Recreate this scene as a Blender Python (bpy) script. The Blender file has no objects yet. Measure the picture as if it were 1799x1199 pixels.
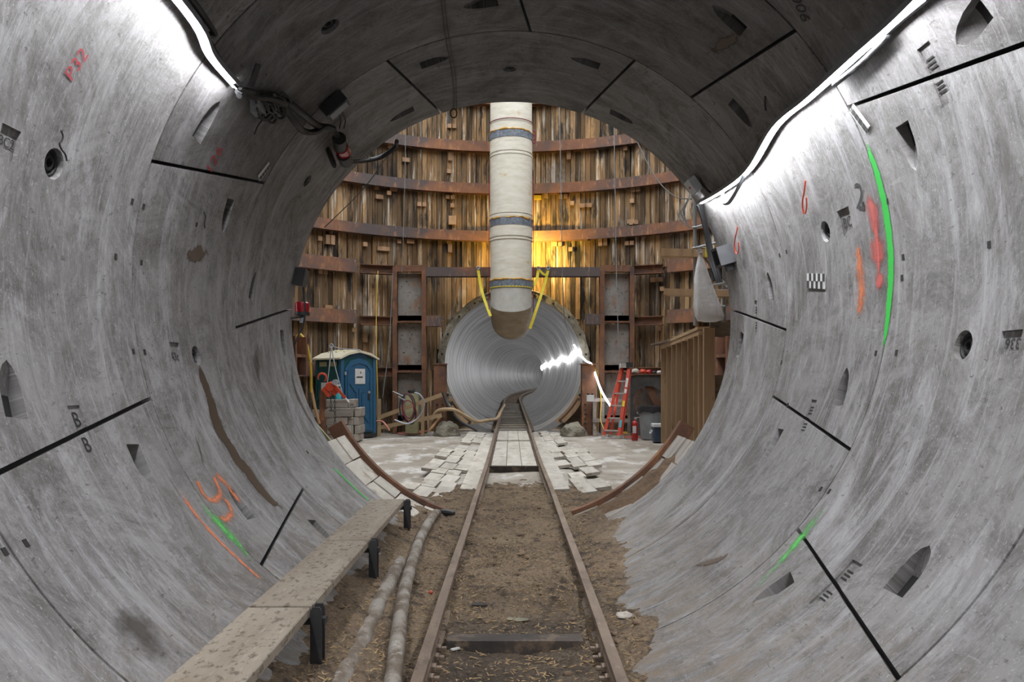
import bpy, bmesh, math, random
from mathutils import Vector, Matrix, noise
random.seed(7)
scene = bpy.context.scene
COL = scene.collection
PI = math.pi
rad = math.radians

# ------------------------------------------------------------------ camera, world, exposure
FPX = 1360.0            # focal length in pixels of a 1799 px wide frame
VX, VY = 898.0, 663.0   # where the tunnel axis direction meets the picture
CAMZ = 1.6
cam_d = bpy.data.cameras.new('camera')
cam = bpy.data.objects.new('camera', cam_d); COL.objects.link(cam)
cam.location = (0, 0, CAMZ); cam.rotation_euler = (rad(90), 0, 0)
cam_d.sensor_width = 36; cam_d.lens = FPX / 1799 * 36
cam_d.shift_x = (899.5 - VX) / 1799; cam_d.shift_y = (VY - 599.5) / 1799
cam_d.clip_start = .05; cam_d.clip_end = 600
scene.camera = cam

world = bpy.data.worlds.new('world'); scene.world = world; world.use_nodes = True
wb = world.node_tree.nodes['Background']
wb.inputs[0].default_value = (.92, .96, 1.0, 1); wb.inputs[1].default_value = 3.7   # overcast sky over the open shaft
scene.view_settings.view_transform = 'Standard'; scene.view_settings.look = 'None'
scene.view_settings.gamma = 1; scene.view_settings.use_curve_mapping = False
scene.view_settings.exposure = 0.2
scene.cycles.use_denoising = True
scene.cycles.max_bounces = 8; scene.cycles.diffuse_bounces = 5; scene.cycles.sample_clamp_indirect = 6
LED_NEAR, LED_FAR = 132.0, 17.0     # LED strip brightness
HALOGEN = 120.0                     # watts of the flood lamp behind the duct

# ------------------------------------------------------------------ materials
def nt_new(name):
    m = bpy.data.materials.new(name); m.use_nodes = True
    nt = m.node_tree
    return m, nt, nt.nodes['Principled BSDF'], nt.nodes['Material Output']
def N(nt, t, **kw):
    n = nt.nodes.new(t)
    for k, v in kw.items(): setattr(n, k, v)
    return n
def c4(c): return (c[0], c[1], c[2], 1)
def coords(nt, coord, rnd):
    tc = N(nt, 'ShaderNodeTexCoord'); v = tc.outputs[coord]
    if rnd:
        oi = N(nt, 'ShaderNodeObjectInfo'); mul = N(nt, 'ShaderNodeMath', operation='MULTIPLY'); mul.inputs[1].default_value = 57
        nt.links.new(oi.outputs['Random'], mul.inputs[0])
        add = N(nt, 'ShaderNodeVectorMath', operation='ADD')
        nt.links.new(v, add.inputs[0]); nt.links.new(mul.outputs[0], add.inputs[1]); v = add.outputs[0]
    return v
def nz(nt, v, scale, stretch=(1, 1, 1), detail=4, rough=.6, dist=0):
    mp = N(nt, 'ShaderNodeMapping'); mp.inputs['Scale'].default_value = stretch
    nt.links.new(v, mp.inputs['Vector'])
    n = N(nt, 'ShaderNodeTexNoise'); n.inputs['Scale'].default_value = scale; n.inputs['Detail'].default_value = detail
    n.inputs['Roughness'].default_value = rough; n.inputs['Distortion'].default_value = dist
    nt.links.new(mp.outputs[0], n.inputs['Vector'])
    return n.outputs['Fac']
def rng(nt, fac, lo, hi, a=0., b=1.):
    mr = N(nt, 'ShaderNodeMapRange'); mr.inputs[1].default_value = lo; mr.inputs[2].default_value = hi
    mr.inputs[3].default_value = a; mr.inputs[4].default_value = b
    nt.links.new(fac, mr.inputs[0]); return mr.outputs[0]
def mixc(nt, fac, a, b, blend='MIX'):
    mx = N(nt, 'ShaderNodeMix', data_type='RGBA', blend_type=blend)
    if hasattr(fac, 'is_output'): nt.links.new(fac, mx.inputs[0])
    else: mx.inputs[0].default_value = fac
    for s, i in ((a, 6), (b, 7)):
        if hasattr(s, 'is_output'): nt.links.new(s, mx.inputs[i])
        else: mx.inputs[i].default_value = c4(s)
    return mx.outputs[2]
def mk(name, c1, c2=None, scale=3, stretch=(1, 1, 1), lo=.35, hi=.65, rough=.8, metal=0., bump=.2, bscale=40, bstretch=None,
       coord='Object', layers=(), rnd=False, tone=None, val=0., dist=.02, alpha=None):
    """layers: (colour, scale, stretch, lo, hi, strength)"""
    m, nt, bs, out = nt_new(name)
    v = coords(nt, coord, rnd)
    col = mixc(nt, rng(nt, nz(nt, v, scale, stretch), lo, hi), c1, c2 or c1)
    for (lc, ls, lst, llo, lhi, lstr) in layers:
        col = mixc(nt, rng(nt, nz(nt, v, ls, lst, 6, .65), llo, lhi, 0, lstr), col, lc)
    if tone:
        at = N(nt, 'ShaderNodeAttribute', attribute_name=tone)
        col = mixc(nt, 1., col, at.outputs['Color'], 'MULTIPLY')
    if val:
        oi = N(nt, 'ShaderNodeObjectInfo'); hs = N(nt, 'ShaderNodeHueSaturation')
        nt.links.new(rng(nt, oi.outputs['Random'], 0, 1, 1 - val, 1 + val), hs.inputs['Value'])
        nt.links.new(col, hs.inputs['Color']); col = hs.outputs[0]
    nt.links.new(col, bs.inputs['Base Color'])
    bs.inputs['Roughness'].default_value = rough; bs.inputs['Metallic'].default_value = metal
    if bump:
        b = N(nt, 'ShaderNodeBump'); b.inputs['Strength'].default_value = bump; b.inputs['Distance'].default_value = dist
        nt.links.new(nz(nt, v, bscale, bstretch or stretch, 6, .7), b.inputs['Height'])
        nt.links.new(b.outputs[0], bs.inputs['Normal'])
    return m
def flat(name, c, rough=.5, metal=0., spec=.5):
    m, nt, bs, out = nt_new(name)
    bs.inputs['Base Color'].default_value = c4(c); bs.inputs['Roughness'].default_value = rough; bs.inputs['Metallic'].default_value = metal
    bs.inputs['Specular IOR Level'].default_value = spec
    return m
def emit(name, c, s):
    m, nt, bs, out = nt_new(name)
    bs.inputs['Base Color'].default_value = c4(c)
    bs.inputs['Emission Color'].default_value = c4(c); bs.inputs['Emission Strength'].default_value = s
    return m
def decal(name, c, lo=.3, hi=.6, scale=14, edge=.35, amax=1., rough=.6, stretch=(1, 1, 1), endfade=.12):
    """paint or stain on a surface patch; u runs along it, v across it, worn away by noise towards its own edges"""
    m, nt, bs, out = nt_new(name)
    tc = N(nt, 'ShaderNodeTexCoord'); sp = N(nt, 'ShaderNodeSeparateXYZ'); nt.links.new(tc.outputs['UV'], sp.inputs[0])
    def tri(o, w):
        a = N(nt, 'ShaderNodeMath', operation='SUBTRACT'); nt.links.new(o, a.inputs[0]); a.inputs[1].default_value = .5
        b = N(nt, 'ShaderNodeMath', operation='ABSOLUTE'); nt.links.new(a.outputs[0], b.inputs[0])
        return rng(nt, b.outputs[0], .5, .5 - w)
    e = N(nt, 'ShaderNodeMath', operation='MULTIPLY'); nt.links.new(tri(sp.outputs[0], endfade), e.inputs[0]); nt.links.new(tri(sp.outputs[1], edge), e.inputs[1])
    n = nz(nt, tc.outputs['Object'], scale, stretch, 6, .7)
    a = N(nt, 'ShaderNodeMath', operation='ADD'); nt.links.new(n, a.inputs[0]); nt.links.new(rng(nt, e.outputs[0], 0, 1, -.35, .3), a.inputs[1])
    al = rng(nt, a.outputs[0], lo, hi, 0, amax)
    nt.links.new(al, bs.inputs['Alpha'])
    bs.inputs['Base Color'].default_value = c4(c); bs.inputs['Roughness'].default_value = rough
    return m

def concrete(name, base, dark, light, seg=True):
    m, nt, bs, out = nt_new(name)
    v = coords(nt, 'UV', True)
    col = mixc(nt, rng(nt, nz(nt, v, 1.8, (1, 1, 1), 12, .85, 1.1), .4, .57), dark, base)
    col = mixc(nt, rng(nt, nz(nt, v, 2.6, (.35, 1.5, 1), 10, .82, 1.2), .5, .64, 0, .7), col, light)       # cement film around the ring
    col = mixc(nt, rng(nt, nz(nt, v, 14, (.09, 2.2, 1), 6, .75, 1.), .54, .66, 0, .45), col, light)        # run marks
    col = mixc(nt, rng(nt, nz(nt, v, 11, (.09, 2.2, 1), 6, .75, 1.), .55, .68, 0, .5), col, dark)
    col = mixc(nt, rng(nt, nz(nt, v, 90, (.6, 1, 1), 4, .7), .6, .67, 0, .6), col, (.45, .45, .46))       # lime specks
    col = mixc(nt, rng(nt, nz(nt, v, 30, (1, .5, 1), 5, .75), .61, .67, 0, .8), col, (.06, .055, .05))      # pinholes, scuffs
    col = mixc(nt, rng(nt, nz(nt, v, 1.1, (.55, 1.2, 1), 10, .8, 1.4), .55, .66, 0, .65), col, (.1, .088, .076))  # damp patches
    col = mixc(nt, rng(nt, nz(nt, v, 4.5, (1, .35, 1), 10, .85, 2.2), .59, .66, 0, .5), col, (.42, .415, .42))   # scrapes
    # caked mud low down
    g = N(nt, 'ShaderNodeNewGeometry'); sp = N(nt, 'ShaderNodeSeparateXYZ'); nt.links.new(g.outputs['Position'], sp.inputs[0])
    low = rng(nt, sp.outputs[2], .75, .1)
    sm = N(nt, 'ShaderNodeMath', operation='MULTIPLY'); nt.links.new(low, sm.inputs[0]); nt.links.new(rng(nt, nz(nt, v, 7, (.6, 1.4, 1), 8, .75, .5), .42, .62), sm.inputs[1])
    col = mixc(nt, sm.outputs[0], col, (.2, .155, .105))
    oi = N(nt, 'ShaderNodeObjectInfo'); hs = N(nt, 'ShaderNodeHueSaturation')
    at = N(nt, 'ShaderNodeAttribute', attribute_name='cast_and_crown_shade', attribute_type='OBJECT')
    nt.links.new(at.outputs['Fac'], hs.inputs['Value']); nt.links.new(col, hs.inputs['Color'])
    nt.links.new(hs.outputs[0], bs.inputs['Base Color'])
    nt.links.new(rng(nt, nz(nt, v, 4, (1, 1, 1), 4, .6), .3, .7, .5, .8), bs.inputs['Roughness'])
    b = N(nt, 'ShaderNodeBump'); b.inputs['Strength'].default_value = .7; b.inputs['Distance'].default_value = .012
    nt.links.new(nz(nt, v, 14, (.5, 1.6, 1), 8, .8, .4), b.inputs['Height']); nt.links.new(b.outputs[0], bs.inputs['Normal'])
    return m

M = {}
M['conc'] = concrete('segment_concrete', (.24, .232, .228), (.095, .088, .081), (.41, .405, .415))
M['bore'] = mk('bore_concrete', (.4, .39, .385), (.22, .215, .21), scale=3, stretch=(.1, .9, 1), lo=.4, hi=.6, rough=.45, bump=.1, bscale=20, coord='UV',
               layers=[((.05, .046, .042), 3.4, (.1, .9, 1), .5, .6, .9), ((.62, .61, .61), 5, (.08, .9, 1), .55, .68, .7)], rnd=True, val=.08)
M['gasket'] = flat('gasket_black', (.015, .014, .013), .9)
M['pocket_mud'] = mk('mud_fill', (.18, .13, .08), (.3, .23, .15), scale=30, bump=.6, bscale=60)
M['clod'] = mk('earth_clod', (.16, .11, .068), (.24, .17, .11), scale=20, rough=.95, bump=.6)
M['dirt'] = mk('dirt', (.165, .112, .068), (.29, .212, .135), scale=2.2, lo=.4, hi=.66, rough=.95, bump=1., bscale=26, dist=.05, tone='tone',
               layers=[((.36, .275, .18), 50, (1, 1, 1), .52, .62, .75), ((.06, .043, .03), 7, (1, 1, 1), .52, .64, .85), ((.07, .05, .035), 38, (1, 1, 1), .56, .64, .7), ((.42, .36, .27), 90, (1, 1, 1), .64, .7, .6)])
M['shaft_floor'] = mk('shaft_floor', (.4, .365, .315), (.27, .235, .19), scale=.8, lo=.4, hi=.6, rough=.85, bump=.6, bscale=6, dist=.05,
               layers=[((.62, .6, .57), 1.7, (1, .5, 1), .52, .62, .85), ((.17, .14, .11), 2.6, (1, .7, 1), .58, .7, .75), ((.24, .19, .14), 22, (1, 1, 1), .55, .7, .5)])
M['rust'] = mk('rust_steel', (.115, .055, .035), (.2, .095, .05), scale=3, rough=.75, metal=.2, bump=.4, bscale=40,
               layers=[((.33, .15, .06), 5, (1, 1, .35), .56, .68, .8), ((.05, .042, .042), 2.3, (1, 1, 1), .54, .68, .8), ((.5, .45, .38), 16, (2, 2, .3), .66, .72, .6)])
M['rust_orange'] = mk('rust_waler', (.27, .12, .06), (.17, .085, .055), scale=2.2, rough=.8, metal=.1, bump=.4, bscale=40,
               layers=[((.085, .072, .072), .4, (1, 1, 1), .45, .56, .95), ((.45, .22, .1), 7, (1, 1, .3), .56, .68, .7), ((.6, .55, .48), 12, (1.6, 1.6, .2), .64, .72, .7)])
M['steel_plate'] = mk('weathered_plate', (.2, .185, .17), (.29, .27, .245), scale=2.5, rough=.6, metal=.25, bump=.3, bscale=30,
               layers=[((.24, .12, .06), 2.2, (1, 1, .7), .5, .64, .85), ((.035, .025, .02), 11, (1, 1, 1), .6, .66, .9)])
M['rail'] = mk('rail_steel', (.15, .108, .078), (.25, .19, .14), scale=6, stretch=(1, .25, 1), rough=.6, metal=.3, bump=.3, bscale=40,
               layers=[((.09, .065, .05), 9, (1, .5, 1), .55, .68, .8), ((.42, .36, .3), 20, (1, .3, 1), .6, .7, .6)])
M['lag'] = mk('lagging_timber', (.3, .185, .088), (.165, .1, .05), scale=2.2, stretch=(1, 1, .2), lo=.4, hi=.62, rough=.9, bump=.7, bscale=22, bstretch=(2, 2, .15), tone='tone',
               layers=[((.06, .045, .03), 5.5, (1.5, 1.5, .14), .5, .62, .85), ((.52, .47, .4), .9, (1, 1, .5), .58, .66, .35), ((.6, .56, .48), 4.5, (2.2, 2.2, .11), .57, .64, .85),
                       ((.022, .02, .018), 2.6, (1.4, 1.4, .28), .545, .63, .92), ((.55, .3, .08), 22, (1.4, 1.4, .09), .63, .68, .75), ((.03, .026, .022), 40, (1, 1, 1), .64, .69, .8)])
M['block'] = mk('raw_block', (.42, .27, .16), (.3, .18, .1), scale=4, rough=.9, bump=.3, rnd=True, val=.25)
M['stud'] = mk('stud_lumber', (.4, .27, .155), (.3, .195, .11), scale=3, stretch=(2, 2, .15), rough=.8, bump=.3, bscale=14, rnd=True, val=.2,
               layers=[((.1, .06, .035), 7, (1, 1, .25), .6, .7, .7)])
M['pine'] = mk('pale_pine', (.42, .3, .17), (.33, .22, .12), scale=3, stretch=(1, 1, 1), rough=.8, bump=.3, rnd=True, val=.15, layers=[((.18, .12, .07), 5, (1, 1, 1), .58, .7, .6)])
M['grey_timber'] = mk('grey_timber', (.25, .22, .19), (.36, .33, .29), scale=2.5, stretch=(.3, 2, 2), rough=.9, bump=.5, bscale=20, rnd=True, val=.2,
               layers=[((.07, .06, .055), 3, (.5, 2, 2), .56, .66, .85)])
M['white_plank'] = mk('washed_plank', (.56, .53, .47), (.42, .385, .33), scale=2.5, stretch=(2, .4, 1), rough=.9, bump=.4, bscale=20, rnd=True, val=.12,
               layers=[((.24, .18, .12), 5, (1, .6, 1), .55, .68, .75)])
M['walk_plank'] = mk('walkway_plank', (.3, .26, .205), (.225, .185, .14), scale=3, stretch=(2.5, .35, 1), rough=.9, bump=.4, bscale=30, rnd=True, val=.07,
               layers=[((.1, .075, .05), 30, (1, .6, 1), .54, .63, .85), ((.19, .145, .1), 3, (1, 1, 1), .55, .7, .6), ((.47, .42, .35), 30, (2, .3, 1), .6, .7, .4)])
M['dark_plank'] = mk('wet_timber', (.028, .023, .02), (.06, .046, .036), scale=5, rough=.7, bump=.5, bscale=25, layers=[((.17, .12, .08), 8, (1, 1, 1), .54, .64, .7)])
M['ply'] = mk('dark_plywood', (.1, .07, .045), (.16, .115, .075), scale=2, stretch=(1, 1, 3), rough=.85, bump=.3, layers=[((.045, .035, .028), 4, (1, 1, 2), .55, .66, .8)])
M['tarp_green'] = mk('green_grey_panel', (.36, .36, .2), (.27, .25, .15), scale=3, rough=.8)
M['duct'] = mk('duct_fabric', (.7, .675, .59), (.6, .57, .47), scale=3, stretch=(1, 1, 4), rough=.7, bump=.12, bscale=14, bstretch=(.5, .5, 5), dist=.02,
               layers=[((.55, .36, .13), 2.2, (1, 1, 1.6), .63, .7, .75), ((.42, .38, .31), 4, (.5, .5, 5), .56, .7, .5)])
M['elbow'] = mk('elbow_dirty', (.33, .27, .19), (.25, .2, .135), scale=3, stretch=(1, 1, 2.5), rough=.75, bump=.15, layers=[((.44, .38, .3), 9, (1, 1, 4), .58, .7, .6)])
M['collar'] = mk('duct_collar', (.52, .52, .49), (.43, .42, .38), scale=4, rough=.6, bump=.1)
M['band'] = mk('tape_band', (.09, .11, .14), (.2, .23, .27), scale=14, rough=.6, bump=.4, layers=[((.45, .47, .48), 22, (1, 1, 1), .6, .68, .8)])
M['foam'] = mk('foam_orange', (.62, .36, .08), (.42, .24, .07), scale=9, rough=.9, bump=.6)
M['black'] = mk('black_rubber', (.018, .018, .02), (.03, .03, .03), scale=8, rough=.55, bump=.1)
M['cable_grey'] = flat('cable_grey', (.2, .215, .23), .5)
M['steel_grey'] = mk('galvanised', (.38, .42, .46), (.3, .33, .36), scale=6, rough=.45, metal=.4, bump=.1)
M['hose'] = mk('muddy_hose', (.27, .245, .21), (.13, .1, .072), scale=7, stretch=(1, .7, 1), lo=.42, hi=.58, rough=.85, bump=.3, layers=[((.48, .46, .42), 14, (1, 1, 1), .58, .7, .7)])
M['led'] = emit('led_strip', (.95, .96, 1.0), LED_NEAR)
M['led_far'] = emit('led_strip_far', (.95, .97, 1.0), LED_FAR)
M['teal'] = mk('teal_plastic', (.006, .06, .062), (.01, .075, .075), scale=3, rough=.45, bump=0)
M['blue'] = mk('blue_plastic', (.018, .085, .17), (.024, .1, .19), scale=3, rough=.45, bump=0, layers=[((.5, .5, .48), 30, (1, 1, 1), .68, .72, .5)])
M['roof'] = mk('cream_roof', (.66, .62, .46), (.6, .55, .42), scale=3, rough=.5, bump=0)
M['white'] = mk('white_sign', (.62, .62, .6), (.5, .5, .49), scale=5, rough=.6, bump=0)
M['ink'] = flat('ink_black', (.03, .03, .03), .7)
M['orange'] = mk('orange_paint', (.5, .06, .025), (.42, .05, .02), scale=6, rough=.4, bump=0)
M['ladder'] = mk('ladder_red', (.55, .07, .035), (.48, .055, .03), scale=6, rough=.45, bump=0)
M['alu'] = mk('aluminium', (.55, .53, .5), (.42, .4, .37), scale=8, rough=.45, metal=.5, bump=.05)
M['red'] = mk('red_paint', (.4, .02, .02), (.34, .018, .02), scale=6, rough=.35, bump=0)
M['red_lens'] = flat('red_lens', (.38, .008, .02), .2)
M['maroon'] = flat('maroon_strap', (.17, .022, .04), .7)
M['yellow'] = mk('yellow_webbing', (.72, .6, .03), (.6, .5, .03), scale=10, rough=.7, bump=0)
M['yellow_cable'] = flat('yellow_cable', (.6, .4, .04), .5)
M['pink_hose'] = flat('pink_hose', (.5, .17, .13), .5)
M['tan_hose'] = mk('tan_hose', (.48, .36, .22), (.4, .29, .17), scale=5, rough=.7, bump=.2)
M['sensor'] = mk('sensor_grey', (.07, .073, .078), (.05, .052, .055), scale=4, rough=.55, bump=.1)
M['dust'] = mk('sawdust', (.2, .12, .065), (.13, .08, .045), scale=9, rough=.95, bump=1., bscale=30, dist=.05, layers=[((.36, .24, .13), 60, (1, 1, 1), .55, .66, .7)])
M['dark_steel'] = mk('dark_steel', (.05, .05, .05), (.09, .085, .08), scale=4, rough=.6, metal=.3, bump=.2)
M['can'] = mk('grey_plastic', (.26, .28, .29), (.2, .21, .22), scale=4, rough=.55, bump=.1)
M['liner'] = mk('bin_liner', (.02, .02, .024), (.03, .03, .035), scale=6, rough=.25, bump=.6, bscale=9)
M['cooler'] = mk('navy_plastic', (.03, .05, .085), (.045, .07, .11), scale=3, rough=.35, bump=.1)
M['lid'] = flat('white_plastic', (.62, .65, .67), .45)
M['bag'] = mk('woven_sack', (.78, .8, .83), (.62, .62, .62), scale=3, rough=.5, bump=.5, bscale=7, dist=.05)
M['handle'] = mk('tool_handle', (.36, .21, .1), (.3, .17, .08), scale=6, rough=.6, bump=.1)
M['cyan'] = flat('cyan_liquid', (.06, .42, .5), .2)
M['mud_stone'] = mk('shotcrete', (.4, .37, .3), (.26, .23, .17), scale=3, rough=.95, bump=1., bscale=14, dist=.08, layers=[((.1, .085, .06), 5, (1, 1, 1), .56, .66, .85), ((.55, .54, .5), 6, (1, 1, 1), .6, .7, .7)])
M['rag'] = mk('rag_cloth', (.5, .46, .4), (.32, .28, .23), scale=12, rough=.95, bump=.6, bscale=20)
M['chip'] = mk('wood_chip', (.4, .28, .14), (.3, .2, .1), scale=3, rough=.9, bump=0, rnd=False)
M['chip_dark'] = flat('chip_dark', (.1, .07, .045), .95)
M['puddle'] = flat('puddle_water', (.2, .19, .14), .08)
M['glow_box'] = mk('yellow_box', (.62, .45, .04), (.55, .4, .04), scale=4, bump=0)
# paint and stains
M['p_green'] = decal('spray_green', (.03, .48, .06), .28, .5, 24, .3)
M['p_green_soft'] = decal('spray_green_soft', (.1, .5, .1), .3, .75, 20, .5, .85, endfade=.5)
M['p_red'] = decal('spray_red', (.58, .13, .11), .34, .7, 9, .5, .85, endfade=.3, stretch=(1, 1, .4))
M['p_orange'] = decal('spray_orange', (.66, .2, .08), .36, .8, 26, .5, .85)
M['p_wet'] = decal('damp_streak', (.05, .038, .028), .3, .48, 8, .45, .9, rough=.35)
M['p_damp'] = decal('damp_patch', (.06, .054, .046), .34, .75, 5, .5, .75, rough=.4, endfade=.5)
M['p_brown'] = decal('mud_smear', (.1, .07, .05), .34, .5, 12, .5, .9, endfade=.5)
M['p_chalk'] = decal('lime_bloom', (.62, .66, .72), .34, .72, 3, .5, .7, endfade=.45)
M['p_stencil'] = decal('stencil_red', (.34, .03, .04), .12, .4, 50, .5)
# ------------------------------------------------------------------ helpers
ORD = 'first second third fourth fifth sixth seventh eighth ninth tenth eleventh twelfth thirteenth fourteenth fifteenth sixteenth seventeenth eighteenth nineteenth twentieth twenty-first twenty-second twenty-third twenty-fourth twenty-fifth twenty-sixth'.split()
class MB:
    def __init__(s): s.v = []; s.f = []; s.mi = []; s.uv = {}; s.cur = 0
    def add(s, verts, faces):
        o = len(s.v); s.v += [tuple(p) for p in verts]
        for f in faces: s.f.append(tuple(i + o for i in f)); s.mi.append(s.cur)
        return o
    def box(s, c, d, R3=None):
        hx, hy, hz = d[0] / 2, d[1] / 2, d[2] / 2
        vs = [Vector((x, y, z)) for x in (-hx, hx) for y in (-hy, hy) for z in (-hz, hz)]
        if R3: vs = [R3 @ v for v in vs]
        c = Vector(c)
        s.add([v + c for v in vs], [(0, 1, 3, 2), (4, 6, 7, 5), (0, 4, 5, 1), (2, 3, 7, 6), (0, 2, 6, 4), (1, 5, 7, 3)])
        return s
    def beam(s, a, b, w, h, up=(0, 0, 1)):
        """box from a to b, w across, h along up"""
        a, b = Vector(a), Vector(b); d = (b - a); L = d.length; d.normalize()
        x = d.cross(Vector(up))
        if x.length < 1e-5: x = d.cross(Vector((0, 1, 0)))
        x.normalize(); z = x.cross(d)
        R3 = Matrix((x, d, z)).transposed()
        return s.box((a + b) / 2, (w, L, h), R3)
    def prism(s, poly, h, M4=None):
        n = len(poly); M4 = M4 or Matrix()
        vs = [M4 @ Vector((p[0], p[1], 0)) for p in poly] + [M4 @ Vector((p[0], p[1], h)) for p in poly]
        s.add(vs, [tuple(reversed(range(n))), tuple(range(n, 2 * n))] + [(i, (i + 1) % n, n + (i + 1) % n, n + i) for i in range(n)])
        return s
    def tube(s, pts, r, n=8, caps=True, flat_=None):
        pts = [Vector(p) for p in pts]; k = len(pts)
        rs = r if isinstance(r, (list, tuple)) else [r] * k
        t0 = (pts[1] - pts[0]).normalized()
        up = Vector((0, 0, 1)) if abs(t0.z) < .9 else Vector((1, 0, 0))
        x = t0.cross(up).normalized(); vs = []
        for i in range(k):
            t = (pts[min(i + 1, k - 1)] - pts[max(i - 1, 0)])
            if t.length < 1e-9: t = t0.copy()
            t.normalize()
            x = (x - t * x.dot(t)); 
            if x.length < 1e-6: x = t.orthogonal()
            x.normalize(); y = t.cross(x)
            for j in range(n):
                a = 2 * PI * j / n
                vs.append(pts[i] + (x * math.cos(a) + y * math.sin(a)) * rs[i])
        fs = [(i * n + j, i * n + (j + 1) % n, (i + 1) * n + (j + 1) % n, (i + 1) * n + j) for i in range(k - 1) for j in range(n)]
        if caps: fs += [tuple(reversed(range(n))), tuple(range((k - 1) * n, k * n))]
        s.add(vs, fs); return s
    def lathe(s, prof, c=(0, 0, 0), n=20, M4=None, caps=True):
        """prof: (r, z) pairs around the z axis"""
        c = Vector(c); M4 = M4 or Matrix(); k = len(prof)
        vs = [M4 @ Vector((r * math.cos(2 * PI * j / n), r * math.sin(2 * PI * j / n), z)) + c for r, z in prof for j in range(n)]
        fs = [(i * n + j, i * n + (j + 1) % n, (i + 1) * n + (j + 1) % n, (i + 1) * n + j) for i in range(k - 1) for j in range(n)]
        if caps: fs += [tuple(reversed(range(n))), tuple(range((k - 1) * n, k * n))]
        s.add(vs, fs); return s
    def sphere(s, c, r, n=10):
        c = Vector(c); rr = r if isinstance(r, (tuple, list)) else (r, r, r)
        prof = [(max(math.sin(PI * i / n), .001), -math.cos(PI * i / n)) for i in range(n + 1)]
        return s.lathe(prof, c, n * 2, Matrix.Diagonal((rr[0], rr[1], rr[2], 1)))
    def torus(s, c, R_, r, M3=None, n=20, m=6, sx=1., sy=1.):
        pts = []
        M3 = M3 or Matrix.Identity(3)
        for i in range(n + 1):
            a = 2 * PI * i / n
            pts.append(Vector(c) + M3 @ Vector((R_ * sx * math.cos(a), R_ * sy * math.sin(a), 0)))
        return s.tube(pts, r, m)
    def obj(s, name, mat, parent=None, smooth=False, ang=40, origin=None, world=False):
        o_ = Vector(origin) if origin else Vector((0, 0, 0))
        me = bpy.data.meshes.new(name)
        me.from_pydata([tuple(Vector(p) - o_) for p in s.v], [], s.f)
        for m_ in (mat if isinstance(mat, (list, tuple)) else [mat]): me.materials.append(m_ if not isinstance(m_, str) else M[m_])
        if any(s.mi): me.polygons.foreach_set('material_index', s.mi)
        me.validate(); me.update()
        if smooth:
            me.polygons.foreach_set('use_smooth', [True] * len(me.polygons)); me.set_sharp_from_angle(angle=rad(ang))
        ob = bpy.data.objects.new(name, me); COL.objects.link(ob); ob.location = o_
        if parent is not None:
            ob.parent = parent
            if world: ob.matrix_parent_inverse = parent.matrix_basis.inverted() if parent.parent is None else (parent.parent.matrix_basis @ parent.matrix_parent_inverse @ parent.matrix_basis).inverted()
        return ob
def tag(o, label=None, cat=None, group=None, kind=None):
    if label: o['label'] = label
    if cat: o['category'] = cat
    if group: o['group'] = group
    if kind: o['kind'] = kind
    return o
def empty(name, loc=(0, 0, 0), rz=0, label=None, cat=None, group=None, kind=None):
    o = bpy.data.objects.new(name, None); COL.objects.link(o); o.location = loc; o.rotation_euler = (0, 0, rz); o.empty_display_size = .1
    return tag(o, label, cat, group, kind)
def copy_tree(o, parent=None):
    c = o.copy(); COL.objects.link(c)
    if parent is not None: c.parent = parent
    for ch in list(o.children): copy_tree(ch, c)
    return c
def smooth_path(pts, sub=6):
    pts = [Vector(p) for p in pts]; P_ = [pts[0] * 2 - pts[1]] + pts + [pts[-1] * 2 - pts[-2]]; out = []
    for i in range(1, len(P_) - 2):
        a, b, c, d = P_[i - 1:i + 3]
        for k in range(sub):
            t = k / sub
            out.append(.5 * ((2 * b) + (c - a) * t + (2 * a - 5 * b + 4 * c - d) * t * t + (3 * b - a - 3 * c + d) * t ** 3))
    out.append(pts[-1]); return out
def P(px, py, y):                      # the point seen at a pixel of the photograph, y metres into the scene
    return Vector(((px - VX) * y / FPX, y, CAMZ - (py - VY) * y / FPX))
def G(px, py, z=0.):                   # the point of the level z seen at a pixel
    y = (CAMZ - z) * FPX / (py - VY); return Vector(((px - VX) * y / FPX, y, z))

# ------------------------------------------------------------------ the near tunnel
R = 2.05; ZA = CAMZ + .523; MOUTH = 7.24
def cyl(px, py):
    dx = (px - VX) / FPX; dz = -(py - VY) / FPX; cz = CAMZ - ZA
    A = dx * dx + dz * dz; B = 2 * cz * dz; C = cz * cz - R * R
    t = (-B + math.sqrt(B * B - 4 * A * C)) / (2 * A)
    return math.atan2(cz + dz * t, dx * t) % (2 * PI), t
def W(th, y, r=R): return Vector((r * math.cos(th), y, ZA + r * math.sin(th)))

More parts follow.
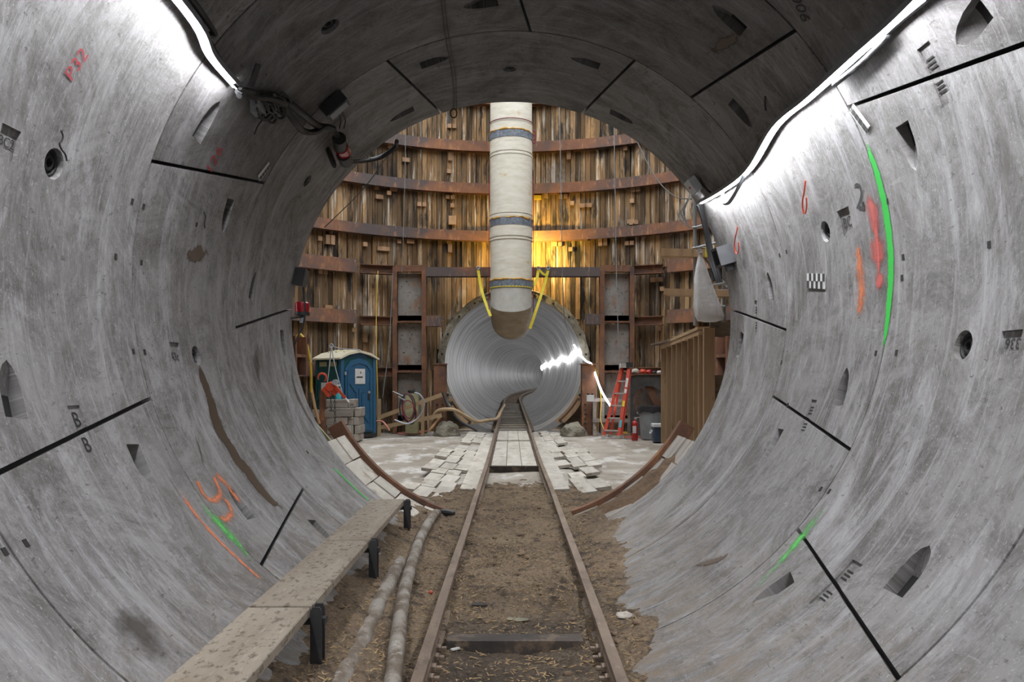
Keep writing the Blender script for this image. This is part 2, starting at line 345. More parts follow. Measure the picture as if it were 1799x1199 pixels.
tunnel = empty('wall_tunnel', (0, 0, 0), kind='structure')
D2 = rad
rings = [  # (near y, far y, [(angle at near edge, angle at far edge)])
    (5.75, 7.24, [(184.3, 176.7), (116.7, 108.5), (63.4, 71.2), (355.2, 363.1), (285, 278), (255, 262)]),
    (4.19, 5.75, [(228.7, 221.2), (161.6, 153.4), (93.4, 86.0), (41.4, 49.3), (333.5, 341.1), (288, 281)]),
    (2.66, 4.19, [(205.8, 198.1), (19.5, 27.2), (310.5, 319.0), (80, 87), (134, 127), (258, 251)]),
    (1.14, 2.66, [(55, 48), (120, 127), (185, 178), (245, 252), (293, 300), (357, 350)]),
    (-.38, 1.14, [(25, 32), (87, 80), (150, 157), (205, 198), (265, 272), (325, 318)]),
    (-1.9, -.38, [(60, 53), (120, 127), (180, 173), (240, 247), (300, 293), (357, 364)]),
    (-3.42, -1.9, [(30, 37), (90, 83), (150, 157), (210, 203), (270, 277), (330, 323)]),
    (-4.94, -3.42, [(60, 53), (120, 127), (180, 173), (240, 247), (300, 293), (357, 364)]),
    (-6.46, -4.94, [(30, 37), (90, 83), (150, 157), (210, 203), (270, 277), (330, 323)]),
]
T_SEG = .2
# bolt pockets: pixel of the deep flat end, pixel of the shallow tip, width
pockets = [((30, 735), (12, 640), .13), ((233, 781), (256, 832), .12), ((406, 350), (396, 388), .12), ((345, 246), (387, 178), .13),
    ((440, 527), (448, 485), .1), ((495, 580), (500, 620), .11), ((547, 914), (577, 945), .12), ((442, 912), (408, 866), .12),
    ((739, 116), (782, 102), .13), ((727, 191), (692, 209), .12), ((1053, 117), (1012, 104), .13), ((1072, 196), (1106, 213), .12),
    ((874, 2), (826, 10), .14), ((1306, 56), (1262, 18), .14), ((1283, 178), (1318, 219), .13), ((1584, 218), (1606, 288), .12),
    ((1356, 529), (1349, 484), .11), ((1472, 714), (1487, 651), .13), ((1372, 754), (1362, 774), .11), ((1304, 585), (1299, 612), .11),
    ((1568, 1042), (1624, 972), .15), ((1392, 1014), (1335, 1052), .13), ((1730, 10), (1705, 45), .12)]
holes = [(95, 288, .075), (345, 625, .07), (1450, 407, .075), (1692, 607, .075), (895, 122, .06), (540, 318, .06), (580, 47, .075)]
plates = [((15, 252), .115, .13), ((310, 625), .13, .16), ((1485, 390), .16, .16), ((1775, 602), .13, .1)]   # recessed name plates
small = [((137, 737), .1, .13), ((155, 781), .1, .13), ((1636, 110), .1, .17), ((1652, 152), .1, .17), ((1424, 721), .09, .14), ((1412, 750), .09, .14), ((1487, 1010), .1, .15), ((1450, 1046), .1, .15),
         ((1328, 545), .06, .16), ((1328, 572), .06, .16)]
def surf_frame(th, y):
    a = Vector((0, 1, 0)); n = Vector((-math.cos(th), 0, -math.sin(th)))
    x = a if math.cos(th) < 0 else -a
    return x, n.cross(x), n
def cutter_wedge(mb, pd, pt, w, depth=.11):
    (t0, y0), (t1, y1) = cyl(*pd), cyl(*pt)
    dt = (t1 - t0 + PI) % (2 * PI) - PI
    sa, sy = dt * R, y1 - y0; L = math.hypot(sa, sy)
    k = min(max(L, .24), .42) / L; sa *= k; sy *= k; L *= k
    ua, uy = sa / L, sy / L
    out = [(0, -.5), (.45, -.5), (.72, -.4), (.9, -.24), (1, 0), (.9, .24), (.72, .4), (.45, .5), (0, .5)]
    top = []; bot = []
    for s_, w_ in out:
        a_ = ua * s_ * L - uy * w_ * w; y_ = uy * s_ * L + ua * w_ * w
        top.append(W(t0 + a_ / R, y0 + y_, R - .06)); bot.append(W(t0 + a_ / R, y0 + y_, R + depth * (1 - s_ * .97) + .001))
    n = len(out)
    mb.add(top + bot, [tuple(range(n)), tuple(reversed(range(n, 2 * n)))] + [(i, n + i, n + (i + 1) % n, (i + 1) % n) for i in range(n)])
    return (t0 + .5 * sa / R) % (2 * PI), y0 + .5 * sy
def cutter_cyl(mb, px, py, r):
    t, y = cyl(px, py); x, u, n = surf_frame(t, y); c = W(t, y)
    vs = []
    for d in (-.08, .1):
        for j in range(16):
            a = 2 * PI * j / 16; rr = r * (1. if d < 0 else .8)
            vs.append(c - n * d + (x * math.cos(a) + u * math.sin(a)) * rr)
    mb.add(vs, [tuple(range(16)), tuple(reversed(range(16, 32)))] + [(j, 16 + j, 16 + (j + 1) % 16, (j + 1) % 16) for j in range(16)])
    return t, y
def cutter_plate(mb, p, w, h, depth=.018):
    t, y = cyl(*p); x, u, n = surf_frame(t, y); c = W(t, y)
    R3 = Matrix((x, u, n)).transposed()
    mb.box(c, (w, h, depth * 2), R3); return t, y
def build_segment(y0, y1, a, b, cut):
    """a, b: (angle near, angle far) of the lower and upper seam in degrees, a < b"""
    g = .011 / R; gy = .0065
    nth = max(6, int((b[0] - a[0]) / 1.6)); ny = 4
    me = bpy.data.meshes.new('lining_segment'); vs = []; fs = []; uvs = []
    for layer, r in ((0, R), (1, R + T_SEG)):
        for j in range(ny + 1):
            v = j / ny; y = y0 + gy + (y1 - y0 - 2 * gy) * v
            lo = rad(a[0] + (a[1] - a[0]) * v) + g; hi = rad(b[0] + (b[1] - b[0]) * v) - g
            for i in range(nth + 1):
                th = lo + (hi - lo) * i / nth
                vs.append(W(th, y, r)); uvs.append((th * R, y))
    k = (nth + 1) * (ny + 1); idx = lambda l, j, i: l * k + j * (nth + 1) + i
    for j in range(ny):
        for i in range(nth):
            fs.append((idx(0, j, i), idx(0, j + 1, i), idx(0, j + 1, i + 1), idx(0, j, i + 1)))
            fs.append((idx(1, j, i), idx(1, j, i + 1), idx(1, j + 1, i + 1), idx(1, j + 1, i)))
    for i in range(nth):
        fs.append((idx(0, 0, i), idx(0, 0, i + 1), idx(1, 0, i + 1), idx(1, 0, i)))
        fs.append((idx(0, ny, i), idx(1, ny, i), idx(1, ny, i + 1), idx(0, ny, i + 1)))
    for j in range(ny):
        fs.append((idx(0, j, 0), idx(1, j, 0), idx(1, j + 1, 0), idx(0, j + 1, 0)))
        fs.append((idx(0, j, nth), idx(0, j + 1, nth), idx(1, j + 1, nth), idx(1, j, nth)))
    me.from_pydata(vs, [], fs)
    me.materials.append(M['conc']); me.validate(); me.update()
    ob = bpy.data.objects.new('lining_segment', me); COL.objects.link(ob)
    if cut:
        cm = bpy.data.meshes.new('cut'); cm.from_pydata(cut.v, [], cut.f); cm.update()
        bm = bmesh.new(); bm.from_mesh(cm); bmesh.ops.recalc_face_normals(bm, faces=bm.faces); bm.to_mesh(cm); bm.free()
        co = bpy.data.objects.new('cut', cm); COL.objects.link(co)
        md = ob.modifiers.new('b', 'BOOLEAN'); md.object = co; md.operation = 'DIFFERENCE'; md.solver = 'EXACT'
        dg = bpy.context.evaluated_depsgraph_get(); new = bpy.data.meshes.new_from_object(ob.evaluated_get(dg))
        ob.modifiers.clear(); ob.data = new; new.name = 'lining_segment'
        bpy.data.objects.remove(co); me = new
    # arc-length coordinates for the concrete
    uvl = me.uv_layers.new(name='UVMap') if not me.uv_layers else me.uv_layers[0]
    mid = rad((a[0] + b[0]) / 2)
    for lp in me.loops:
        co_ = me.vertices[lp.vertex_index].co
        th = math.atan2(co_.z - ZA, co_.x); th = mid + (th - mid + PI) % (2 * PI) - PI
        uvl.data[lp.index].uv = (th * R, co_.y)
    me.polygons.foreach_set('use_smooth', [True] * len(me.polygons)); me.set_sharp_from_angle(angle=rad(20))
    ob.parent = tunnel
    # each precast segment has its own shade of concrete; the crown's shade is painted in as a darker tone
    m_ = ((a[0] + b[0]) / 2) % 360; ob['cast_and_crown_shade'] = (.66 if 50 < m_ < 130 else .8 if 130 <= m_ < 150 or 30 < m_ <= 50 else 1.) * random.uniform(.93, 1.06)
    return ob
segs = []
for y0, y1, seams in rings:
    s = sorted(seams, key=lambda q: q[0]); s.append((s[0][0] + 360, s[0][1] + 360))
    for a, b in zip(s, s[1:]): segs.append([y0, y1, a, b, MB(), None])
def seg_at(t, y):
    d = math.degrees(t)
    for s in segs:
        if s[0] <= y < s[1]:
            v = (y - s[0]) / (s[1] - s[0])
            lo = s[2][0] + (s[2][1] - s[2][0]) * v; hi = s[3][0] + (s[3][1] - s[3][0]) * v
            for q in (d, d + 360):
                if lo <= q < hi: return s
    return segs[0]
for pd, pt, w in pockets:
    tmp = MB(); t, y = cutter_wedge(tmp, pd, pt, w); seg_at(t, y)[4].add(tmp.v, tmp.f)
for px, py, r in holes:
    tmp = MB(); t, y = cutter_cyl(tmp, px, py, r); seg_at(t, y)[4].add(tmp.v, tmp.f)
for p, w, h in plates + small:
    tmp = MB(); t, y = cutter_plate(tmp, p, w, h, .012 if (p, w, h) in plates else .008); seg_at(t, y)[4].add(tmp.v, tmp.f)
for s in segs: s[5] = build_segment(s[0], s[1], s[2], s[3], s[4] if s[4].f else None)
# grout backing behind the joints, and an added cap, unseen, that shuts out sky light
mb = MB(); nn = 96
mb.lathe([(R + .06, 0), (R + .06, MOUTH - .05 + 6.46), (R + .32, MOUTH - .02 + 6.46), (R + .32, -.4), (.01, -.4)], n=nn, caps=False, M4=Matrix.Translation((0, -6.46, ZA)) @ Matrix.Rotation(rad(-90), 4, 'X'))
mb.obj('joint_gasket', 'gasket', tunnel, True)
mb = MB(); mb.lathe([(.01, 0), (R + .2, 0), (R + .2, -.2), (.01, -.2)], n=64, caps=False, M4=Matrix.Translation((0, -6.44, ZA)) @ Matrix.Rotation(rad(-90), 4, 'X'))
tag(mb.obj('wall_added_cap', 'bore'), kind='structure')

def socket(px, py, r, plug=False):
    t, y = cyl(px, py); s = seg_at(t, y); x, u, n = surf_frame(t, y)
    R3 = Matrix((x, u, n)).transposed().to_4x4(); c = W(t, y) - n * .055
    mb = MB(); mb.lathe([(r * .86, 0), (r * .86, .03), (r * .7, .034), (r * .62, .018), (r * .5, .018), (r * .44, .032), (r * .3, .034), (r * .26, .005), (.002, .005)], c, 20, R3, caps=False)
    mb.obj('grout_socket', 'black', s[5], True)
for h in holes: socket(*h)

def text_mesh(txt, size):
    cu = bpy.data.curves.new('t', 'FONT'); cu.body = txt; cu.size = size; cu.align_x = 'CENTER'; cu.align_y = 'CENTER'; cu.resolution_u = 3
    ob = bpy.data.objects.new('t', cu); COL.objects.link(ob)
    dg = bpy.context.evaluated_depsgraph_get(); me = bpy.data.meshes.new_from_object(ob.evaluated_get(dg))
    vs = [v.co.copy() for v in me.vertices]; fs = [tuple(p.vertices) for p in me.polygons]
    bpy.data.objects.remove(ob); bpy.data.meshes.remove(me)
    return vs, fs
def wall_text(name, txt, px, py, size, mat, rot=0., lift=.003, depth=0.):
    """lettering lying on the lining"""
    t, y = cyl(px, py); s = seg_at(t, y); vs, fs = text_mesh(txt, size); x, u, n = surf_frame(t, y)
    me = bpy.data.meshes.new(name); out = []
    ca, sa = math.cos(rot), math.sin(rot)
    for v in vs:
        lx, lu = v.x * ca - v.y * sa, v.x * sa + v.y * ca
        q = x * lx + u * lu; dth = (q.dot(Vector((-math.sin(t), 0, math.cos(t))))) / R
        out.append(W(t + dth, y + q.y, R - lift + depth))
    me.from_pydata(out, [], fs); me.materials.append(M[mat])
    ul = me.uv_layers.new(name='UVMap')
    for l in ul.data: l.uv = (.5, .5)
    ob = bpy.data.objects.new(name, me); COL.objects.link(ob); ob.parent = s[5]
    return ob
wall_text('cast_lettering', 'BC2', 15, 252, .056, 'gasket', 0, 0, .0095)
wall_text('cast_lettering', 'A3c', 310, 627, .07, 'gasket', 0, 0, .0095)
wall_text('cast_lettering', 'BC', 1486, 392, .09, 'gasket', 0, 0, .0095)
wall_text('cast_lettering', '336', 1775, 602, .065, 'gasket', PI, 0, .0095)
for p in ((137, 738), (155, 782)): wall_text('cast_lettering', 'B', p[0], p[1], .1, 'gasket', 0, 0, .0055)
for p in ((1636, 111), (1652, 153), (1424, 721), (1412, 750), (1487, 1010), (1450, 1046), (1328, 545), (1328, 572)):
    wall_text('cast_lettering', 'III', p[0], p[1], .085, 'gasket', rad(90), 0, .0055)
wall_text('stencil_number', 'P32', 134, 113, .1, 'p_stencil', rad(78))
wall_text('stencil_number', '126', 376, 281, .13, 'p_stencil', rad(82))
wall_text('handwritten_number', '9004', 1405, 6, .11, 'ink', rad(60))
wall_text('handwritten_number', '2', 1511, 348, .22, 'ink', rad(-20))

def surf_strip(name, pts, width, mat, parent=None, r_off=.003, nacross=4, wiggle=0.):
    """a painted or stained band on the lining through the given pixels; width in metres (one value or one per point)"""
    q = [cyl(*p) for p in pts]; q = [((t - q[0][0] + PI) % (2 * PI) - PI + q[0][0], y) for t, y in q]; pos = [Vector((t * R, y, 0)) for t, y in q]
    ws = width if isinstance(width, (list, tuple)) else [width] * len(pts)
    sub = 6; sm = smooth_path(pos, sub); k = len(sm); vs = []; uv = []
    for i, p in enumerate(sm):
        d = sm[min(i + 1, k - 1)] - sm[max(i - 1, 0)]; d.normalize(); nrm = Vector((-d.y, d.x, 0))
        fi = i / sub; i0 = min(int(fi), len(ws) - 1); i1 = min(i0 + 1, len(ws) - 1); w = ws[i0] + (ws[i1] - ws[i0]) * (fi - i0)
        for j in range(nacross + 1):
            c = p + nrm * w * (j / nacross - .5) + nrm * wiggle * noise.noise(p * 7)
            vs.append(W(c.x / R, c.y, R - r_off)); uv.append((i / (k - 1), j / nacross))
    fs = [(i * (nacross + 1) + j, i * (nacross + 1) + j + 1, (i + 1) * (nacross + 1) + j + 1, (i + 1) * (nacross + 1) + j) for i in range(k - 1) for j in range(nacross)]
    me = bpy.data.meshes.new(name); me.from_pydata(vs, [], fs); me.materials.append(M[mat]); me.update()
    ul = me.uv_layers.new(name='UVMap')
    for l in me.loops: ul.data[l.index].uv = uv[l.vertex_index]
    ob = bpy.data.objects.new(name, me); COL.objects.link(ob); ob.parent = tunnel if parent is None else parent
    return ob
surf_strip('green_paint_stripe', [(1521, 248), (1543, 310), (1560, 390), (1566, 470), (1562, 540), (1551, 622)], [.05, .07, .08, .08, .07, .04], 'p_green')
surf_strip('green_paint_stripe', [(1460, 878), (1420, 930), (1370, 990), (1300, 1055)], [.15, .14, .11, .08], 'p_green_soft')
surf_strip('green_paint_stripe', [(330, 850), (370, 905), (420, 960), (470, 1015)], [.18, .16, .13, .1], 'p_green_soft')
surf_strip('green_paint_stripe', [(585, 822), (610, 846), (650, 882)], .045, 'p_green')
surf_strip('orange_paint_stripe', [(310, 858), (360, 925), (420, 985), (470, 1030)], [.08, .07, .06, .05], 'p_orange')
surf_strip('orange_paint_stripe', [(352, 862), (347, 848), (356, 868), (372, 880), (386, 870), (378, 845), (372, 834)], .085, 'p_orange')
surf_strip('orange_paint_stripe', [(374, 834), (392, 846), (412, 872), (425, 884)], .1, 'p_orange')
surf_strip('orange_paint_stripe', [(388, 872), (402, 888), (405, 905), (394, 914), (384, 904)], .085, 'p_orange')
surf_strip('orange_paint_stripe', [(1507, 425), (1511, 470), (1514, 520), (1508, 560)], [.1, .18, .2, .1], 'p_orange')
surf_strip('red_paint_stripe', [(1529, 335), (1533, 365), (1537, 398), (1541, 420)], [.16, .22, .16, .08], 'p_red')
surf_strip('red_paint_stripe', [(1538, 400), (1541, 430), (1543, 452), (1542, 475)], [.14, .26, .26, .1], 'p_red')
surf_strip('red_paint_stripe', [(1534, 360), (1540, 410), (1544, 460), (1543, 500)], [.09, .1, .09, .06], 'p_red')
surf_strip('red_paint_stripe', [(1552, 478), (1546, 492), (1540, 512)], [.12, .16, .1], 'p_red')
surf_strip('damp_streak', [(346, 632), (360, 680), (380, 740), (405, 790), (450, 850), (505, 905)], [.05, .16, .19, .21, .23, .14], 'p_wet', wiggle=.05)
surf_strip('damp_streak', [(520, 600), (512, 640), (520, 690), (560, 765), (610, 835)], [.3, .2, .12, .12, .1], 'p_damp')
surf_strip('damp_streak', [(455, 590), (450, 640), (460, 690)], [.2, .3, .1], 'p_damp')
surf_strip('damp_patch', [(180, 1045), (235, 1100), (320, 1190)], [.25, .42, .5], 'p_damp')
surf_strip('mud_smear', [(315, 447), (345, 447), (375, 447)], .16, 'p_brown')
surf_strip('mud_smear', [(1230, 100), (1275, 75), (1310, 45)], .12, 'p_brown')
surf_strip('mud_smear', [(335, 745), (350, 790), (362, 840)], .05, 'p_damp')
surf_strip('mud_smear', [(1200, 998), (1260, 985), (1290, 968)], .1, 'p_brown')
# checked survey sticker and white bar-code labels, thin plastic on the concrete
def sticker(px, py, w, h, cells, rot, name='survey_sticker'):
    t, y = cyl(px, py); s = seg_at(t, y); x, u, n = surf_frame(t, y); ca, sa = math.cos(rot), math.sin(rot)
    X, U = x * ca + u * sa, -x * sa + u * ca; c = W(t, y)
    mb = MB(); R3 = Matrix((X, U, n)).transposed()
    mb.box(c + n * .006, (w, h, .004), R3); mb.cur = 1
    for (cx, cy, cw, ch) in cells: mb.box(c + n * .0085 + X * (cx * w) + U * (cy * h), (cw * w, ch * h, .002), R3)
    mb.obj(name, ['white', 'ink'], s[5])
chk = []
for i in range(8):
    chk.append(((i + .5) / 8 - .5, .25 if i % 2 else -.25, 1 / 8, .5))
sticker(1435, 494, .3, .1, chk, rad(-8))
bars = [((i + .5) / 14 - .5, -.12, .03 + .02 * (i % 3), .5) for i in range(14)]
sticker(1512, 208, .16, .07, bars, rad(-70), 'barcode_label'); sticker(463, 301, .14, .07, bars, rad(70), 'barcode_label')

# small dowel holes beside the joints
for px, py in ((232, 354), (252, 363), (234, 618), (254, 619), (203, 451), (248, 462), (1373, 637), (1384, 712), (1539, 621), (1575, 620), (1370, 449), (1382, 443), (1547, 502), (1585, 488), (1587, 452), (1738, 430), (1517, 360), (1559, 354), (345, 395), (540, 795), (1442, 860), (1457, 864), (45, 955), (8, 970)):
    t, y = cyl(px, py); s = seg_at(t, y); x, u, n = surf_frame(t, y)
    MB().box(W(t, y, R + .004), (.022, .03, .014), Matrix((x, u, n)).transposed()).obj('dowel_hole', 'gasket', s[5])
# ------------------------------------------------------------------ far tunnel (bore) curving away to the right
XB, ZB, YB, RC = .08, 1.98, 22.95, 350.
def bore_c(y): s = max(y - YB - 22, 0.); return Vector((XB + s * s / (2 * RC), y, ZB + .0 * s))
bore = empty('wall_bore', (0, 0, 0), kind='structure')
def ring_mesh(L, r0, r1, name):
    n = 64; prof = [(r0 + .02, 0.012), (r0, .03), (r0, L - .03), (r0 + .02, L - .012), (r1, L), (r1, 0)]
    vs = []; fs = []
    for r, z in prof:
        for j in range(n): a = 2 * PI * j / n; vs.append((r * math.cos(a), z, r * math.sin(a)))
    k = len(prof)
    for i in range(k):
        for j in range(n): fs.append((i * n + j, ((i + 1) % k) * n + j, ((i + 1) % k) * n + (j + 1) % n, i * n + (j + 1) % n))
    me = bpy.data.meshes.new(name); me.from_pydata(vs, [], fs); me.materials.append(M['bore']); me.update()
    ul = me.uv_layers.new(name='UVMap')
    for p in me.polygons:
        for li in p.loop_indices:
            j = me.loops[li].vertex_index % n; i = me.loops[li].vertex_index // n
            if j == 0 and any(me.loops[q].vertex_index % n == n - 1 for q in p.loop_indices): j = n
            ul.data[li].uv = (j / n * 2 * PI * r0, prof[i][1])
    me.polygons.foreach_set('use_smooth', [True] * len(me.polygons)); me.set_sharp_from_angle(angle=rad(30))
    return me
rm = ring_mesh(1.52, R, R + .2, 'bore_ring')
y = YB
for k in range(62):
    a, b = bore_c(y), bore_c(y + 1.522); d = b - a
    o = bpy.data.objects.new('bore_ring', rm); COL.objects.link(o); o.parent = bore; o.location = a; o.rotation_euler = (0, 0, -math.atan2(d.x, d.y))
    y += 1.522
mb = MB(); pts = [bore_c(y + i * 4.) for i in range(30)]; mb.tube(pts, R, 48, True)
o = mb.obj('bore_remainder', 'bore', bore, True, 60); tag(o, kind='stuff')
mb = MB(); mb.tube([bore_c(YB + .3 + i * 6.) for i in range(18)], R + .09, 48, False); mb.obj('bore_gasket', 'gasket', bore, True, 60)
# rough concrete collar around the bore
def noisy_ring(r0, r1, y0, y1, amp, seed, n=120, a0=0, a1=360):
    mb = MB(); vs = []; m = 7
    for i in range(n + 1):
        a = rad(a0 + (a1 - a0) * i / n)
        for j in range(m):
            u = j / (m - 1); r = r0 + (r1 - r0) * u; q = Vector((math.cos(a) * 9, math.sin(a) * 9, u * 4 + seed))
            rr = r + (amp * noise.noise(q) if j == m - 1 else 0); yy = y0 - .12 * max(0, noise.noise(q * 1.3 + Vector((5, 0, 0)))) * (1 if 0 < j else 0)
            vs.append((XB + rr * math.cos(a), yy, ZB + rr * math.sin(a)))
        vs.append((XB + (r1) * math.cos(a), y1, ZB + r1 * math.sin(a)))
    m += 1
    mb.add(vs, [(i * m + j, (i + 1) * m + j, (i + 1) * m + j + 1, i * m + j + 1) for i in range(n) for j in range(m - 1)])
    return mb
noisy_ring(2.04, 2.26, 22.86, 23.6, .05, 1., a0=-32, a1=212).obj('shotcrete_collar', 'mud_stone', bore, True, 60)
for i in range(15):
    a = rad(-25 + i * 16.4); c = Vector((XB + 2.14 * math.cos(a), 22.84, ZB + 2.14 * math.sin(a)))
    MB().lathe([(.035, 0), (.035, .03), (.018, .05)], c, 8, Matrix.Rotation(rad(90), 4, 'X')).obj('anchor_bolt', 'black', bore, True)

# ------------------------------------------------------------------ shaft: timber lagging between steel walers
YC, RS, ZTOP = 15.33, 8.1, 13.2
shaft = empty('wall_shaft', (0, 0, 0), kind='structure')
tiers = [(-.1, 1.81), (1.81, 3.33), (3.33, 4.75), (4.75, 5.83), (5.83, 7.25), (7.25, 8.51), (8.51, 9.9), (9.9, 11.5), (11.5, ZTOP)]
NB = 340; bw = 2 * PI / NB
board_list = []
rb = random.Random(3)
for ti, (z0, z1) in enumerate(tiers):
    for i in range(NB):
        a = bw * (i + .5); x = RS * math.sin(a); yy = YC + RS * math.cos(a)
        far = yy > YC; zz0, zz1 = z0, z1; split = None
        if far and abs(x - XB) < 2.27:
            cut = ZB + math.sqrt(max(2.27 ** 2 - (x - XB) ** 2, 0))
            if zz1 <= cut: continue
            zz0 = max(zz0, cut)
        if not far and abs(x) < 2.3:
            h = math.sqrt(2.3 ** 2 - x * x); lo, hi = ZA - h, ZA + h
            if zz0 < hi and zz1 > lo:
                if zz1 > hi: zz0 = hi
                elif zz0 < lo: zz1 = lo
                else: continue
        board_list.append((ti, a, x, yy, zz0, zz1, far))
def board_geo(mb, cols, a, z0, z1):
    w = RS * bw * rb.uniform(.86, .975); t = .07; off = rb.choice([0, 0, 0, .012, -.015, .03, -.04 if rb.random() < .3 else 0]); r = RS + t / 2 + off
    if rb.random() < .035: r += .07
    R3 = Matrix.Rotation(-a, 3, 'Z') @ Matrix.Rotation(rb.uniform(-.05, .05), 3, 'Z')
    c = Vector((r * math.sin(a), YC + r * math.cos(a), (z0 + z1) / 2)); mb.box(c, (w, t, z1 - z0 - .005), R3)
    v = rb.choice([.35, .55, .7, .85, 1., 1., 1.15, 1.35, 1.6]) * rb.uniform(.9, 1.1); g = rb.uniform(-.06, .1)
    cols += [(v, v * (1 + g * .6), v * (1 + g * 1.5), 1)] * 8
def set_tone(ob, cols):
    at = ob.data.color_attributes.new('tone', 'FLOAT_COLOR', 'POINT')
    for i, c in enumerate(cols): at.data[i].color = c
vis = [b for b in board_list if b[6] and abs(b[2]) < 5.4 and 2 <= b[0] <= 6]
vis.sort(key=lambda b: abs(b[0] - 4.2) * 2 + abs(b[2]) * .7)
single = set(id(b) for b in vis[:300])
rest = MB(); rcols = []
for b in board_list:
    if id(b) in single:
        mb = MB(); cols = []; board_geo(mb, cols, b[1], b[4], b[5]); o = mb.obj('lagging_board', 'lag', shaft); set_tone(o, cols)
    else: board_geo(rest, rcols, b[1], b[4], b[5])
o = rest.obj('lagging_boards', 'lag', shaft); set_tone(o, rcols); tag(o, kind='stuff')
# soil behind the boards, so nothing shows through the gaps
mb = MB(); n = 96; vs = []; fs = []
for j, z in enumerate((-.6, ZTOP)):
    for i in range(n): a = 2 * PI * i / n; vs.append(((RS + .25) * math.sin(a), YC + (RS + .25) * math.cos(a), z))
for i in range(n):
    a = 2 * PI * (i + .5) / n
    fs.append((i, (i + 1) % n, n + (i + 1) % n, n + i))
fs2 = []
for f_ in fs:
    c = sum((Vector(vs[q]) for q in f_), Vector()) / 4
    fs2.append(f_)
mb.add(vs, [f_ for f_ in fs2 if not (abs(sum(vs[q][0] for q in f_) / 4) < 2.3)])
mb2 = mb
for sgn, cx, cz, rr in ((1, XB, ZB, 2.3), (-1, 0, ZA, 2.35)):      # panels with the tunnel holes
    k = 48; ring = []; outer = []
    for i in range(k):
        a = 2 * PI * i / k; ca, sa = math.cos(a), math.sin(a)
        yw = YC + sgn * math.sqrt((RS + .25) ** 2 - (cx + rr * ca) ** 2)
        ring.append((cx + rr * ca, yw, cz + rr * sa))
        m_ = max(abs(ca) / 2.7, abs(sa) / 2.7); ox, oz = ca / m_, sa / m_
        outer.append((cx + ox, YC + sgn * math.sqrt((RS + .25) ** 2 - (cx + ox) ** 2), cz + oz))
    mb2.add(ring + outer, [(i, (i + 1) % k, k + (i + 1) % k, k + i) for i in range(k)])
    s_ = 14; top = [(-2.75 + 5.5 * i / s_) for i in range(s_ + 1)]
    v2 = [(cx + x_, YC + sgn * math.sqrt((RS + .25) ** 2 - (cx + x_) ** 2), z_) for x_ in top for z_ in (cz + 2.6, ZTOP)]
    mb2.add(v2, [(2 * i, 2 * i + 2, 2 * i + 3, 2 * i + 1) for i in range(s_)])
mb2.obj('soil_face', 'ply', shaft, True)
# wood blocks and packers on the boards
def wall_pt(px, py):                       # the point of the lagging seen at a pixel
    dx = (px - VX) / FPX; A = dx * dx + 1; B = -2 * YC; C = YC * YC - RS * RS
    y_ = (-B + math.sqrt(B * B - 4 * A * C)) / (2 * A); return P(px, py, y_)
blk = MB().box((0, 0, 0), (.1, .1, .12)); bmesh_blk = None
bpos = [(688, 258), (712, 282), (790, 276), (793, 223), (788, 302), (690, 333), (790, 347), (1000, 274), (1100, 262), (1106, 240), (1006, 358), (1112, 354), (1118, 330), (665, 347), (682, 340), (740, 360), (794, 362), (794, 388),
        (1115, 392), (1112, 390), (640, 430), (672, 438), (790, 437), (1003, 439), (1107, 428), (1110, 390), (560, 420), (578, 422), (700, 425), (720, 425), (565, 478), (620, 580), (640, 594), (1155, 492), (1165, 508), (1030, 420), (980, 430), (575, 545), (1160, 578), (990, 346), (960, 345), (945, 348), (1060, 425), (1210, 405), (660, 330), (1030, 362)]
blk_me = None
for i, (px, py) in enumerate(bpos):
    c = wall_pt(px, py)
    n_ = Vector((c.x, c.y - YC, 0)).normalized(); a = math.atan2(n_.x, n_.y)
    for k in ((-.075, .075) if i % 3 == 0 else (0,)):
        t_ = Vector((n_.y, -n_.x, 0))
        o = (MB().box((0, 0, 0), (.12 + .1 * (i % 4 == 1), .1, .12 + .14 * (i % 5 == 2))).obj('packing_block', 'glow_box' if (px, py) in ((945, 348),) else 'block', shaft))
        o.location = c - n_ * .05 + t_ * k; o.rotation_euler = (0, 0, -a)
# walers
def arc_pts(r, a0, a1, n): return [(r * math.sin(a0 + (a1 - a0) * i / n), YC + r * math.cos(a0 + (a1 - a0) * i / n)) for i in range(n + 1)]
def waler(z, h, a0, a1, label, closed=False, depth=.24, name='steel_waler'):
    """a wide-flange beam bent to the shaft: front flange, web, back flange"""
    n = max(6, int(abs(a1 - a0) / rad(3)))
    root = empty(name, (0, YC, z), label=label, cat='steel beam')
    for nm, r0, r1, z0, z1 in (('front_flange', RS - depth, RS - depth + .03, -h / 2, h / 2), ('web', RS - depth + .03, RS - .04, -.015, .015), ('back_flange', RS - .04, RS - .005, -h / 2, h / 2)):
        pi, po = arc_pts(r0, a0, a1, n), arc_pts(r1, a0, a1, n); mb = MB(); vs = []
        for i in range(n + 1):
            vs += [(pi[i][0], pi[i][1] - YC, z0), (po[i][0], po[i][1] - YC, z0), (po[i][0], po[i][1] - YC, z1), (pi[i][0], pi[i][1] - YC, z1)]
        fs = [(i * 4 + j, i * 4 + (j + 1) % 4, i * 4 + 4 + (j + 1) % 4, i * 4 + 4 + j) for i in range(n) for j in range(4)]
        if not closed: fs += [(3, 2, 1, 0), tuple(n * 4 + q for q in range(4))]
        mb.add(vs, fs); mb.obj(nm, 'rust_orange', root, True, 30)
    return root
TWO = 2 * PI
waler(9.93, .3, 0, TWO, 'topmost rusty steel waler ring high in the shaft, just under the tunnel crown', True)
waler(8.51, .3, 0, TWO, 'curved dark steel waler ring crossing behind the duct, highest in clear view', True)
waler(7.25, .3, 0, TWO, 'curved rust-red steel waler ring, second highest in clear view behind the duct', True)
